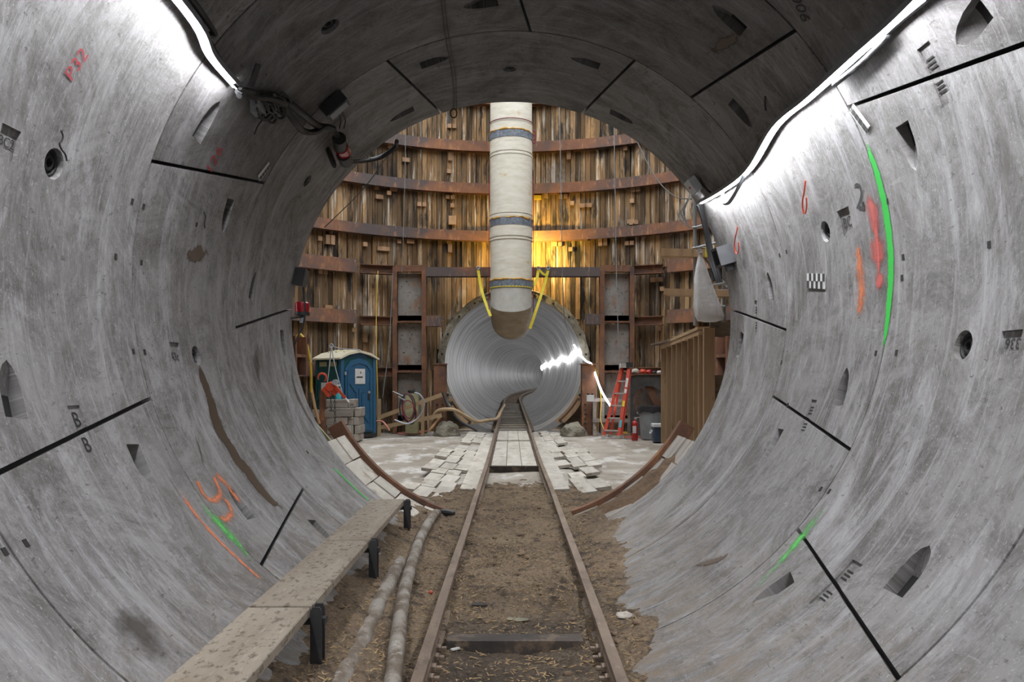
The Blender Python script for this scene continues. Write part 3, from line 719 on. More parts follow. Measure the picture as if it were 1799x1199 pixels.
waler(5.83, .3, 0, TWO, 'curved orange-rusted steel waler ring just above the yellow glow beside the duct', True)
def ang_px(px): c = wall_pt(px, 600); return math.atan2(c.x, c.y - YC)
aL, aR = ang_px(622), ang_px(1178)
def ends_label(i): return ['level with the top of the portal frames', 'at mid height of the portal frames', 'low down near floor level'][i]
for i, z in enumerate((4.75, 3.31, 1.81)):
    waler(z, .38, rad(-165), aL, 'rusted curved steel waler left of the portal, ' + ends_label(i))
    waler(z, .38, aR, rad(165), 'rusted curved steel waler right of the portal, ' + ends_label(i))
# portal frames: two columns, face plates, cross bars
YT = 22.15
def h_beam(name, a, b, w, h, mat, parent, up=(0, 1, 0), t=.025, world=True):
    a, b = Vector(a), Vector(b); d = (b - a).normalized(); u = Vector(up); x = d.cross(u).normalized(); u = x.cross(d)
    mb = MB(); mb.beam(a + u * (h / 2 - t / 2), b + u * (h / 2 - t / 2), w, t, up); mb.beam(a - u * (h / 2 - t / 2), b - u * (h / 2 - t / 2), w, t, up); mb.beam(a, b, t, h - 2 * t, up)
    return mb.obj(name, mat, parent, world=world)
def tower(x0, x1, label):
    root = empty('portal_frame', ((x0 + x1) / 2, YT, 0), label=label, cat='steel frame')
    for x in (x0 + .06, x1 - .06):
        mb = MB(); mb.box((x, YT - .13, 2.37), (.13, .03, 4.74)); mb.box((x, YT + .13, 2.37), (.13, .03, 4.74)); mb.box((x, YT, 2.37), (.03, .24, 4.74)); mb.obj('column', 'rust', root, world=True)
    for z in (4.62, 3.17, 1.75, .3):
        mb = MB(); mb.box(((x0 + x1) / 2, YT - .02, z), (x1 - x0 - .1, .25, .035)); mb.box(((x0 + x1) / 2, YT + .1, z + .1), (x1 - x0 - .1, .03, .2)); mb.obj('cross_bar', 'rust', root, world=True)
    for z0, z1 in ((3.22, 4.58), (1.8, 3.12), (.35, 1.7)):
        MB().box(((x0 + x1) / 2, YT + .1, (z0 + z1) / 2), (x1 - x0 - .24, .03, z1 - z0)).obj('face_plate', 'steel_plate', root, world=True)
    return root
tower(-3.37, -2.42, 'tall rusty steel frame with face plates left of the bore')
tower(2.53, 3.5, 'tall rusty steel frame with face plates right of the bore')
# straight beams tied to the frames
def hbeam_thing(a, b, w, h, label, mat='rust', name='steel_girder'):
    a, b = Vector(a), Vector(b); c = (a + b) / 2; root = empty(name, c, label=label, cat='steel beam')
    d = (b - a).normalized()
    mb = MB(); mb.beam(a, b, .03, h); mb.obj('web', mat, root, world=True)
    for s_ in (-1, 1):
        mb = MB(); mb.beam(a + Vector((0, 0, s_ * (h / 2 - .012))), b + Vector((0, 0, s_ * (h / 2 - .012))), w, .024); mb.obj('flange', mat, root, world=True)
    return root
def flat_beam(a, b, label, h=.26, dpt=.26, mat='rust_orange'):
    a, b = Vector(a), Vector(b); root = empty('steel_girder', (a + b) / 2, label=label, cat='steel beam')
    n_ = Vector((0, 1, 0))
    MB().beam(a - n_ * dpt / 2, b - n_ * dpt / 2, .03, h).obj('front_flange', mat, root, world=True)
    MB().beam(a, b, dpt - .03, .03).obj('web', mat, root, world=True)
    MB().beam(a + n_ * dpt / 2, b + n_ * dpt / 2, .03, h).obj('back_flange', mat, root, world=True)
    return root
flat_beam((-2.42, YT, 4.6), (2.53, YT, 4.6), 'straight rusty steel girder spanning above the bore between the portal frames')
for i, z in enumerate((4.66, 3.2, 1.75)):
    hbeam_thing((-4.26, YT - .28, z), (-3.38, YT, z), .26, .26, 'rusty steel girder with dusty top joining the left portal frame, ' + ['uppermost', 'middle', 'lowest'][i])
    hbeam_thing((3.51, YT, z), (4.28, YT - .29, z), .26, .26, 'rusty steel girder with dusty top joining the right portal frame, ' + ['uppermost', 'middle', 'lowest'][i])
flat_beam((-2.42, YT, 3.2), (-1.98, YT, 3.2), 'short steel girder stub left of the bore', .3)
flat_beam((2.12, YT, 3.25), (2.53, YT, 3.25), 'short steel girder stub right of the bore', .3)
# stubby columns with bolt holes at both sides of the bore
def pile(x0, x1, label):
    y_ = 21.5; root = empty('steel_pile', ((x0 + x1) / 2, y_, 0), label=label, cat='steel column')
    mb = MB(); mb.box(((x0 + x1) / 2, y_ - .17, .97), (x1 - x0, .03, 1.94)); mb.obj('front_flange', 'rust', root, world=True)
    mb = MB(); mb.box(((x0 + x1) / 2, y_, .97), (.03, .31, 1.94)); mb.obj('web', 'rust', root, world=True)
    mb = MB(); mb.box(((x0 + x1) / 2, y_ + .17, .97), (x1 - x0, .03, 1.94)); mb.obj('back_flange', 'rust', root, world=True)
    MB().box(((x0 + x1) / 2, y_, 1.96), (x1 - x0 + .06, .42, .03)).obj('cap_plate', 'rust', root, world=True)
    for k in range(6):
        for x in (x0 + .09, x1 - .09):
            MB().lathe([(.028, 0), (.028, .025), (.015, .03)], (x, y_ - .185, .2 + k * .13), 6, Matrix.Rotation(rad(90), 4, 'X')).obj('bolt', 'black', root, world=True)
pile(-2.13, -1.8, 'short rusty steel pile left of the bore mouth')
pile(1.95, 2.33, 'short rusty steel pile right of the bore mouth')

# ------------------------------------------------------------------ floors
mb = MB(); n = 72; vs = [(0, YC, 0)]; 
def fl_z(x, y_): return .02 * noise.noise(Vector((x * .9, y_ * .9, 0))) + .012 * noise.noise(Vector((x * 3, y_ * 3, 2)))
nx, ny = 90, 110; vs = []; keep = []
for j in range(ny + 1):
    for i in range(nx + 1):
        x = -8.4 + 16.8 * i / nx; y_ = 6.9 + 16.6 * j / ny; vs.append((x, y_, -.02 + fl_z(x, y_)))
for j in range(ny):
    for i in range(nx): keep.append((j * (nx + 1) + i, j * (nx + 1) + i + 1, (j + 1) * (nx + 1) + i + 1, (j + 1) * (nx + 1) + i))
mb.add(vs, keep); tag(mb.obj('floor', 'shaft_floor', None, True), kind='structure')

RAILX = .03; HG = .457
def rail_z(y_):
    pts = [(-6, .25), (5, .25), (8, .22), (14, .15), (20, .19), (23, .22), (60, .24), (200, .24)]
    for (a, za), (b, zb) in zip(pts, pts[1:]):
        if y_ <= b: t = (y_ - a) / (b - a); t = t * t * (3 - 2 * t); return za + (zb - za) * t
    return .24
def track_x(y_): s = max(y_ - YB - 22, 0); return RAILX + (.02 if y_ > 10 else .02 * max(y_, 0) / 10) + s * s / (2 * RC)
def lin(x, tab):
    for (a, va), (b, vb) in zip(tab, tab[1:]):
        if x <= b: return va + (vb - va) * max(0, (x - a) / (b - a))
    return tab[-1][1]
def dirt_h(x, y_):
    q = Vector((x, y_, 0)); t = x - RAILX
    z = rail_z(y_) - .09
    ins = max(0, 1 - (abs(t) / .43) ** 5)
    e = y_ - 4.78 - .1 * noise.noise(q * 4)
    hollow = 1 / (1 + math.exp(max(-30, min(30, e * 11))))       # dug out between the rails close to the camera
    z -= .07 * hollow * ins
    z += .05 * math.exp(-((y_ - 5.7) / .6) ** 2) * ins
    z -= .07 * math.exp(-((y_ - 6.9 + .1 * math.sin(x * 5)) / .2) ** 2) * math.exp(-(t / .36) ** 2)
    n_ = .03 * noise.noise(q * 2.6) + .028 * noise.noise(q * 7 + Vector((3, 1, 0))) + .026 * noise.noise(q * 17) + .012 * noise.noise(q * 40)
    z += n_
    if y_ < MOUTH + .6 and abs(x) < 1.6:
        lim = lin(y_, [(2, .62), (3.5, .67), (5.6, .84), (7.2, .97)]) if x > 0 else lin(y_, [(2, 1.02), (7.2, 1.02)])
        wz = ZA - math.sqrt(R * R - x * x); m_ = (lim + .25 * noise.noise(q * 2.1 + Vector((9, 0, 0))) * .5 - abs(x)) * .22
        z = max(z, wz + min(m_, .03) + n_ * .5)
    if y_ > MOUTH:
        fade = max(0, (y_ - 9.2) / 3.4); z -= fade * .14 + max(0, abs(t) - .55) * .05
    return z
nx, ny = 110, 640; vs = []; fs = []
for j in range(ny + 1):
    y_ = -3 + 15.6 * j / ny; hw = 1.25 if y_ < MOUTH else 1.25 + min(.35, (y_ - MOUTH) * .3)
    for i in range(nx + 1):
        x = -hw + 2 * hw * i / nx; vs.append((x, y_, dirt_h(x, y_)))
fs = [(j * (nx + 1) + i, j * (nx + 1) + i + 1, (j + 1) * (nx + 1) + i + 1, (j + 1) * (nx + 1) + i) for j in range(ny) for i in range(nx)]
mb = MB(); mb.add(vs, fs); o = tag(mb.obj('floor_tunnel', 'dirt', None, True, 180), kind='structure')
def set_tone(ob, cols):
    at = ob.data.color_attributes.new('tone', 'FLOAT_COLOR', 'POINT')
    at.data.foreach_set('color', [c for q in cols for c in q])
def wet(v):                            # puddled, trodden mud in the dug-out part is wet and dark
    x, y_ = v[0] - RAILX, v[1]; q = Vector((x, y_, 0))
    w = max(0, min(1, (4.85 + .25 * noise.noise(q * 3) - y_) * 4)) * max(0, min(1, (.42 - abs(x)) * 12))
    k = 1 - .5 * w + .25 * noise.noise(q * 1.3); return (k, k * (1 + .04 * w), k * (1 + .12 * w), 1)
set_tone(o, [wet(v) for v in mb.v])
# mud inside the bore, under the track
mb = MB(); vs = []
ys = [22.6 + 1.5 * i for i in range(62)]
for y_ in ys:
    for k in range(9): x = -.85 + 1.7 * k / 8; vs.append((track_x(y_) + x * .75, y_, -.0 + .05 * abs(x) + .03 * noise.noise(Vector((x * 3, y_, 0)))))
mb.add(vs, [(i * 9 + j, i * 9 + j + 1, (i + 1) * 9 + j + 1, (i + 1) * 9 + j) for i in range(len(ys) - 1) for j in range(8)])
o = tag(mb.obj('floor_bore', 'dirt', None, True), kind='structure'); set_tone(o, [(.7, .7, .7, 1)] * len(mb.v))

# ------------------------------------------------------------------ track
prof = [(-.027, 0), (.027, 0), (.03, -.006), (.03, -.028), (.008, -.036), (.008, -.088), (.045, -.096), (.045, -.105), (-.045, -.105), (-.045, -.096), (-.008, -.088), (-.008, -.036), (-.03, -.028), (-.03, -.006)]
def rail(sgn, label):
    mb = MB(); ys = [-3 + .5 * i for i in range(60)] + [27 + 1.5 * i for i in range(60)]; k = len(prof); vs = []
    for y_ in ys:
        x0 = track_x(y_) + sgn * HG; z0 = rail_z(y_)
        vs += [(x0 + a, y_, z0 + b) for a, b in prof]
    fs = [(i * k + j, i * k + (j + 1) % k, (i + 1) * k + (j + 1) % k, (i + 1) * k + j) for i in range(len(ys) - 1) for j in range(k)]
    fs += [tuple(range(k)), tuple(reversed(range((len(ys) - 1) * k, len(ys) * k)))]
    mb.add(vs, fs); o = mb.obj('rail', 'rail', None, True, 30); tag(o, label, 'rail', 'rails of the work track')
    return o
for sg, lb in ((-1, 'rusty rail on the side of the plank walkway'), (1, 'rusty rail on the side away from the plank walkway')):
    o = rail(sg, lb)
    for yj in (3.82,):                     # bolted joint bars
        x = track_x(yj) + sg * HG - sg * .022; z = rail_z(yj) - .06
        jb = MB().box((x, yj, z), (.025, .62, .06)).obj('joint_bar', 'rail', o)
        for dy in (-.2, -.07, .07, .2):
            MB().lathe([(.024, 0), (.024, .022), (.012, .024), (.012, .05)], (x - sg * .012, yj + dy, z), 6, Matrix.Rotation(-sg * rad(90), 4, 'Y')).obj('bolt', 'rail', jb)
# ties
def tie(y_, mat, label, grp, l=1.5, w=.17, h=.13, dz=.105, px=0.):
    o = MB().box((0, 0, 0), (l, w, h)).obj('railway_tie', mat); o.location = (track_x(y_) + px, y_, rail_z(y_) - dz - h / 2)
    o.rotation_euler = (0, 0, -math.atan2(track_x(y_ + .5) - track_x(y_ - .5), 1)); tag(o, label, 'railway tie', grp); return o
o = MB().box((0, 0, 0), (.74, .12, .09)).obj('railway_tie', 'dark_plank'); o.location = (.02, 4.25, .125); tag(o, 'black wet steel tie across the dug-out hollow, nearest the camera', 'railway tie')
o = MB().box((0, 0, 0), (.3, .07, .05)).obj('railway_tie', 'dark_plank'); o.location = (-.1, 4.96, .125); tag(o, 'short black tie end half buried between the rails', 'railway tie')
for k in range(22): tie(22.2 + 1.0 * k, 'grey_timber', 'grey wooden tie in the bore track, the %s one inwards from the bore mouth' % ORD[k], 'ties inside the bore', 1.0 if k else 1.1, .2, .12)
# white boards between the rails in the shaft
for k in range(3):
    x = track_x(14) - .265 + .265 * k
    o = MB().box((0, 0, 0), (.255, 5.0, .06)).obj('deck_plank', 'white_plank'); o.location = (x, 15.75, .02); o.location.z = .055
    tag(o, 'long whitish deck plank between the rails, ' + ['against the left rail', 'in the middle', 'against the right rail'][k], 'plank', 'deck planks between the rails')
o = MB().box((track_x(13) - .0, 13.22, .02), (.84, .1, .12)).obj('deck_bearer', 'dark_plank'); tag(o, 'dark timber under the near ends of the deck planks', 'timber')
for k in range(3):
    x = track_x(20) - .265 + .265 * k
    o = MB().box((0, 0, 0), (.255, 3.1, .05)).obj('deck_plank', 'white_plank'); o.location = (x, 20.1, .07)
    tag(o, 'dirty far deck plank just before the bore, ' + ['next to the left rail', 'middle of three', 'next to the right rail'][k], 'plank', 'far deck planks')
# washed boards paving both sides of the track
bp = MB().box((0, 0, 0), (.225, .62, .05)); bp_me = None
rp = random.Random(11)
for sg in (-1, 1):
    for col_ in range(3):
        nb_ = 0; y_ = 9.6 + .35 * col_ if sg < 0 else 10.4 + .3 * col_
        while y_ < 21.6:
            L = rp.uniform(.55, .95); xin = .88 + .24 * col_ + (.1 if y_ < 12.5 else 0)
            xout_lim = 1.5 - (y_ - 9) * .022
            if xin < xout_lim and rp.random() > .06:
                if bp_me is None:
                    o = bp.obj('paving_board', 'white_plank'); bp_me = o.data
                else:
                    o = bpy.data.objects.new('paving_board', bp_me); COL.objects.link(o)
                o.scale = (1, L / .62 * .97, 1); o.location = (track_x(y_) + sg * xin + rp.uniform(-.02, .02), y_ + L / 2, 0.02 + .035 * col_ + rp.uniform(-.008, .008))
                o.rotation_euler = (rp.uniform(-.01, .01), -sg * rad(8), rp.uniform(-.02, .02) + sg * .05)
                nb_ += 1; tag(o, 'whitish paving board %s of the track, %s row, %s from the near end' % ('left' if sg < 0 else 'right', ['inner', 'middle', 'outer'][col_], ORD[nb_ - 1]), 'board', 'paving boards ' + ('left' if sg < 0 else 'right') + ' of the track')
            y_ += L
    o = MB().box((0, 0, 0), (.24, 9.2, .05)).obj('side_plank', 'white_plank'); o.location = (track_x(15) + sg * .635, 15.2, .04); o.rotation_euler = (0, -sg * .05, 0)
    tag(o, 'long pale plank along the outside of the ' + ('left' if sg < 0 else 'right') + ' rail', 'plank')
# ------------------------------------------------------------------ LED strips
def led_strip(pts, mat, name, label, parent=None, w=.044, tilt=0., sub=6):
    """a flat glowing face looking down in an opaque channel"""
    root = empty(name, pts[len(pts) // 2], label=label, cat='light strip')
    sm = smooth_path(pts, sub); k = len(sm); ch = []; li = []
    for i, p in enumerate(sm):
        d = (sm[min(i + 1, k - 1)] - sm[max(i - 1, 0)]).normalized(); x = d.cross(Vector((0, 0, 1))).normalized()
        u = x.cross(d)
        q = Matrix.Rotation(tilt, 3, d); x = q @ x; u = q @ u
        for a, b in ((-.5, -.15), (-.5, .5), (.5, .5), (.5, -.15), (.42, -.15), (.42, .35), (-.42, .35), (-.42, -.15)): ch.append(p + x * a * w * 1.3 + u * b * w)
        for a, b in ((-.4, .12), (-.3, -.1), (-.15, -.2), (.15, -.2), (.3, -.1), (.4, .12), (.0, .2)): li.append(p + x * a * w * 1.2 + u * b * w)
    def sweep(vs, n, nm, m_):
        mb = MB(); mb.add(vs, [(i * n + j, i * n + (j + 1) % n, (i + 1) * n + (j + 1) % n, (i + 1) * n + j) for i in range(k - 1) for j in range(n)] + [tuple(reversed(range(n))), tuple(range((k - 1) * n, k * n))])
        bm = bmesh.new(); o = mb.obj(nm, m_, root, world=True); bm.from_mesh(o.data); bmesh.ops.recalc_face_normals(bm, faces=bm.faces); bm.to_mesh(o.data); bm.free(); return o
    sweep(ch, 8, 'channel', 'cable_grey'); sweep(li, 7, 'led_tube', mat)
    return root
def on_wall(px, py, off): t, y_ = cyl(px, py); return W(t, y_, R - off)
left_pts = [W(rad(143.2), -6., R - .07), W(rad(142), -3, R - .07), W(rad(143.5), 0, R - .07), W(rad(141.5), 2.2, R - .08), on_wall(305, 0, .07), on_wall(352, 85, .07), on_wall(405, 145, .05)]
led_strip(left_pts, 'led', 'led_strip', 'glowing white LED strip high on the left tunnel wall', tilt=rad(8))
right_pts = [W(rad(32), -6., R - .07), W(rad(33), -3, R - .07), W(rad(31), 0, R - .07), W(rad(32.5), 2.2, R - .08), on_wall(1620, 0, .07), on_wall(1530, 80, .07), on_wall(1440, 160, .07), on_wall(1377, 213, .06), on_wall(1330, 289, .06), on_wall(1285, 326, .06), on_wall(1241, 351, .05)]
led_strip(right_pts, 'led', 'led_strip', 'glowing white LED strip along the right tunnel wall to the mouth', tilt=-rad(8))
# cables that run with the strips
def cable(name, pts, r, mat, label, cat='cable', n=6, sub=8, grp=None):
    o = MB().tube(smooth_path(pts, sub), r, n).obj(name, mat, None, True, 60); tag(o, label, cat, grp); return o
cable('cable', [W(rad(138.8), -3, R - .05), W(rad(138.5), 1, R - .05), on_wall(332, 0, .05), on_wall(350, 55, .05), on_wall(385, 118, .05), on_wall(412, 150, .06)], .018, 'black', 'black cable running beside the left LED strip')
cable('cable', [W(rad(28.5), -3, R - .04), W(rad(28), 1, R - .04), on_wall(1628, 0, .04), on_wall(1570, 60, .04), on_wall(1522, 106, .04), on_wall(1480, 140, .05)], .016, 'black', 'black cable running beside the right LED strip')
cable('cable', [on_wall(1320, 298, .06), on_wall(1318, 318, .1), on_wall(1305, 343, .12), on_wall(1290, 345, .1), on_wall(1282, 330, .07)], .016, 'cable_grey', 'grey cable loop drooping below the right LED strip')
# bore lights: strip high on the right wall, hanging out of the mouth to the floor
bl = []
for i in range(54):
    y_ = 23.1 + i * 1.9; c = bore_c(y_); a = rad(9 + 3 * math.sin(i * 1.7)); bl.append(c + Vector(((R - .09) * math.cos(a), 0, (R - .09) * math.sin(a))))
root = empty('light_string', bl[0], label='glowing string of white lights along the right wall of the bore', cat='light string')
MB().tube(smooth_path(bl, 3), .05, 6).obj('led_tube', 'led_far', root, world=True)
hang = [P(1008, 606, 22.7), P(1018, 622, 22.6), P(1030, 635, 22.3), P(1040, 641, 21.6), P(1048, 664, 21.2), P(1058, 690, 20.9), P(1074, 716, 20.6)]
o = MB().tube(smooth_path(hang, 5), .024, 6).obj('light_string', 'led_far', None, True); tag(o, 'glowing light string drooping from the bore mouth towards the red ladder', 'light string')
# halogen flood lamp strapped to the back of the duct
fl = empty('flood_lamp', (.72, 21.9, 4.95), label='yellow flood lamp half hidden behind the duct', cat='lamp')
MB().box((.52, 22.25, 5.25), (.16, .1, .14)).obj('housing', 'black', fl, world=True)
MB().box((.52, 22.305, 5.25), (.13, .012, .11)).obj('lens', emit('halogen_lens', (1, .72, .2), 30), fl, world=True)
ld = bpy.data.lights.new('flood_lamp_light', 'AREA'); ld.energy = HALOGEN; ld.color = (1, .66, .12); ld.size = .25; ld.spread = rad(165)
lo = bpy.data.objects.new('flood_lamp_light', ld); COL.objects.link(lo); lo.location = (.6, 22.33, 5.25); lo.rotation_euler = (rad(90), 0, 0)
lo.parent = fl; lo.matrix_parent_inverse = fl.matrix_basis.inverted()

# ------------------------------------------------------------------ ventilation duct
YD, RD = 21.38, .56
duct = empty('ventilation_duct', (0, YD, 2.55), label='big cream ventilation duct hanging down the shaft and elbowed into the bore', cat='duct')
def mitre_tube(path, r, n, cutn):
    """rings at path points, each lying in the plane with normal cutn; built along the segment directions"""
    vs = []
    for i, (p, d, nn) in enumerate(path):
        p, d, nn = Vector(p), Vector(d).normalized(), Vector(nn).normalized(); x = Vector((1, 0, 0)); y2 = d.cross(x)
        for j in range(n):
            a = 2 * PI * j / n; q = x * r * math.cos(a) + y2 * r * math.sin(a)
            vs.append(p + q - d * (q.dot(nn) / d.dot(nn)))
    return vs, [(i * n + j, i * n + (j + 1) % n, (i + 1) * n + (j + 1) % n, (i + 1) * n + j) for i in range(len(path) - 1) for j in range(n)]
zc = 3.55; d0 = Vector((0, 0, -1)); d1 = Vector((0, .75, -.66)).normalized(); d2 = Vector((0, 1, -.02)).normalized()
n01 = (d0 + d1).normalized(); n12 = (d1 + d2).normalized()
p1 = Vector((0, YD, zc + .06)); p2 = p1 + d1 * .55; p3 = p2 + d2 * .45
def lathe_duct(z0, z1, r0, r1, nm, mat, parent=duct, ripple=True):
    n = max(2, int(abs(z1 - z0) / .12)) if ripple else 1
    prof = [(r0 + (r1 - r0) * i / n, z0 + (z1 - z0) * i / n) for i in range(n + 1)]
    mb = MB(); mb.lathe(prof, (0, YD, 0), 40, caps=False); return mb.obj(nm, mat, parent, True, 60, world=True)
zpx = lambda py: CAMZ - (py - VY) * (YD - RD) / FPX
sections = [(13.6, zpx(210), .575), (zpx(210), zpx(264), .585), (zpx(264), zpx(374), .58), (zpx(374), zpx(414), .588), (zpx(414), zpx(492), .575)]
for a, b, r in sections: lathe_duct(a, b, r, r, 'duct_section', 'duct')
vs, fs = mitre_tube([((0, YD, zpx(492)), d0, d0), (p1, d0, n01)], .57, 40, None); mb = MB(); mb.add(vs, fs); mb.obj('elbow_sleeve', 'collar', duct, True, 60, world=True)
vs, fs = mitre_tube([(p1, d1, n01), (p2, d1, n12), (p3, d2, d2)], .565, 40, None); mb = MB(); mb.add(vs, fs); mb.obj('elbow', 'elbow', duct, True, 25, world=True)
vs, fs = mitre_tube([(p3 - d2 * .04, d2, d2), (p3 + d2 * .05, d2, d2)], .59, 40, None); mb = MB(); mb.add(vs, fs); mb.obj('elbow_rim', 'collar', duct, True, 25, world=True)
def hoop(py, r, th, nm, mat, h=None):
    z = zpx(py); h = h or th
    MB().lathe([(r - .02, z - h / 2), (r + th, z - h / 2), (r + th, z + h / 2), (r - .02, z + h / 2)], (0, YD, 0), 40, caps=False).obj(nm, mat, duct, True, 30, world=True)
for py in (262, 268, 372, 378, 412, 418, 210): hoop(py, .578, .016, 'coupling_ring', 'duct', .03)
def foam_ring(py, r):
    mb = MB(); z0 = zpx(py); n = 80
    pts = []
    rr = []
    for i in range(n + 1):
        a = 2 * PI * i / n; pts.append((r * math.cos(a), YD + r * math.sin(a), z0 + .03 * noise.noise(Vector((math.cos(a) * 5, math.sin(a) * 5, py)))))
        rr.append(max(.006, .022 + .03 * noise.noise(Vector((math.cos(a) * 6, math.sin(a) * 6, py + 3)))))
    mb.tube(pts, rr, 6).obj('foam_bead', 'foam', duct, True, world=True)
for py in (233, 388, 497):
    hoop(py, .585, .012, 'tape_band', 'band', .19); foam_ring(py - 7, .59)
# rigging around the duct
def ring_line(py, r, dz=0., n=36, tiltx=0.): return [(r * math.cos(2 * PI * i / n), YD + r * math.sin(2 * PI * i / n), zpx(py) + dz * math.sin(2 * PI * i / n) + tiltx * math.cos(2 * PI * i / n)) for i in range(n + 1)]
o = MB().tube(ring_line(208, .605), .012, 6).obj('maroon_strap', 'maroon', None, True); tag(o, 'maroon strap tied around the upper part of the duct', 'strap')
mb = MB(); mb.torus((.62, YD - .05, zpx(228)), .06, .016, Matrix.Rotation(rad(90), 3, 'X'), 14, 6, 1, 2.2); mb.torus((.63, YD - .07, zpx(235)), .06, .016, Matrix.Rotation(rad(80), 3, 'X'), 14, 6, .8, 2.); o = mb.obj('strap_bundle', 'maroon', None, True); tag(o, 'bundle of maroon strap loops hanging at the right of the duct', 'strap')
o = MB().tube(smooth_path([P(911, 372, 21.0), P(909, 400, 20.98), P(903, 450, 20.98), P(897, 490, 20.96), P(896, 497, 20.95)], 5), .014, 6).obj('maroon_strap', 'maroon', None, True); tag(o, 'maroon strap hanging slantwise down the front of the duct', 'strap')
o = MB().tube(smooth_path([P(911, 372, 21.0), P(914, 400, 20.98), P(914, 425, 20.98)], 5), .014, 6).obj('maroon_strap', 'maroon', None, True); tag(o, 'short maroon strap end with hook beside the slanting strap', 'strap')
for sx in (-1, 1):
    o = MB().tube([(sx * .612, YD - .03, zpx(y_)) for y_ in (300, 390, 480, 545)], .012, 6).obj('hoist_rope', 'maroon', None, True); tag(o, 'dark red rope down the ' + ('left' if sx < 0 else 'right') + ' flank of the duct', 'rope')
def strap(pts, w, label, mat='yellow'):
    """flat webbing with a little thickness"""
    sm = smooth_path(pts, 4); mb = MB()
    for a, b in zip(sm, sm[1:]): mb.beam(a, b, w, .008, (0, 1, 0))
    o = mb.obj('webbing_strap', mat); tag(o, label, 'strap'); return o
strap(ring_line(503, .592, 0, 24), .03, 'yellow webbing strap wrapped around the duct above its elbow')
strap([P(840, 474, 21.9), P(845, 505, 21.8), P(853, 532, 21.5), P(862, 556, 21.2)], .075, 'yellow webbing strap slung from the girder to the left of the elbow')
strap([P(963, 475, 21.9), P(955, 505, 21.8), P(942, 545, 21.5), P(931, 578, 21.4)], .075, 'yellow webbing strap slung from the girder to the right of the elbow')
strap([P(946, 474, 21.9), P(943, 490, 21.8), P(937, 503, 21.6), P(930, 508, 21.4)], .08, 'short bright yellow strap end by the right of the duct')
strap([P(947, 474, 21.88), P(955, 482, 21.86), P(962, 484, 21.86)], .06, 'yellow strap tail knotted between the two straps right of the duct')
for px, lb in ((840, 'left'), (963, 'right'), (946, 'middle')):
    o = MB().torus(P(px, 471, 21.88), .045, .014, Matrix.Rotation(rad(90), 3, 'X'), 12, 6).obj('shackle', 'steel_grey', None, True); tag(o, 'small steel shackle on the girder holding the ' + lb + ' yellow strap', 'shackle')

# ------------------------------------------------------------------ walkway and what lies in the near tunnel
wy = [(-1.2, 2.02), (2.05, 3.55), (3.57, 5.0), (5.02, 6.7)]
wl = ['nearest the camera', 'second from the camera', 'third from the camera', 'farthest, at the tunnel mouth']
for (a, b), l_ in zip(wy, wl):
    mb = MB(); mb.box((-1.064, (a + b) / 2, .5225), (.286, b - a - .008, .045)); o = mb.obj('walkway_plank', 'walk_plank'); tag(o, 'muddy wooden walkway plank on brackets, ' + l_, 'plank')
    mod = o.modifiers.new('bev', 'BEVEL'); mod.width = .004; mod.segments = 1
for k, y_ in enumerate((2.03, 3.56, 5.01, 6.62)):
    root = empty('walkway_bracket', (-.9, y_, .27), label='black steel bracket of two flat bars under the walkway, ' + ['beneath the nearest plank joint', 'beneath the second plank joint', 'beneath the third plank joint', 'at the far plank end'][k], cat='bracket')
    poly = [(-.026, 0), (.026, 0), (.026, .262), (.016, .282), (-.016, .282), (-.026, .262)]
    for d in (-.03, .03):
        M4 = Matrix.Translation((-.888, y_ + d, .27)) @ Matrix.Rotation(rad(90), 4, 'X') 
        MB().prism(poly, .012, M4).obj('flat_bar', 'black', root, world=True)
    MB().box((-1.0, y_, .483), (.3, .05, .03)).obj('arm', 'black', root, world=True)
hz = lambda y_, x: dirt_h(x, y_)
hp = []
for px, py in ((668, 1290), (690, 1199), (699, 1130), (709, 1060), (725, 1000), (742, 955), (764, 915), (771, 893), (757, 875), (735, 864), (705, 862), (660, 868)):
    p = G(px, py, .2); p.z = dirt_h(p.x, p.y) + .03; hp.append(p)
cable('slurry_hose', hp, .042, 'hose', 'muddy grey hose snaking beside the left rail out to the shaft floor', 'hose', 12, 6)
pp = []
for px, py in ((560, 1290), (598, 1199), (640, 1120), (672, 1055), (703, 995)):
    p = G(px, py, .22); p.z = dirt_h(p.x, p.y) - .028; pp.append(p)
cable('buried_pipe', pp, .05, 'hose', 'muddy pipe half buried in the dirt between walkway and hose', 'pipe', 12, 5)
p = G(785, 907, .2); o = MB().tube([p + Vector((-.06, .05, .03)), p + Vector((.0, 0, .035)), p + Vector((.08, -.02, .03))], [.03, .035, .02], 8).obj('black_boot', 'black', None, True); tag(o, 'small black hose fitting lying by the left rail', 'fitting')
for i, (px, py) in enumerate(((663, 1023), (757, 1038))):
    p = G(px, py, .2); p.z = dirt_h(p.x, p.y) + .008; o = MB().sphere(p, (.016, .012, .01), 5).obj('ribbon_scrap', 'orange', None, True); tag(o, 'orange scrap on the dirt ' + ('under the walkway' if i == 0 else 'beside the left rail'), 'scrap')
p = G(912, 1108, .05); mb = MB(); n = 24
vs = [(p.x + .075 * math.cos(2 * PI * i / n) * (1 + .2 * noise.noise(Vector((math.cos(2 * PI * i / n), math.sin(2 * PI * i / n), 1)))), p.y + .06 * math.sin(2 * PI * i / n), dirt_h(p.x, p.y) + .012) for i in range(n)]
mb.add(vs, [tuple(range(n))]); o = mb.obj('puddle', 'puddle'); tag(o, 'small muddy puddle behind the near black tie', 'puddle')
p = G(800, 1165, .06); o = MB().box((p.x, p.y, dirt_h(p.x, p.y) + .012), (.05, .02, .008), Matrix.Rotation(.6, 3, 'Z')).obj('paper_scrap', 'white'); tag(o, 'small white scrap in front of the near tie', 'scrap')
p = G(1098, 1080, .22); 
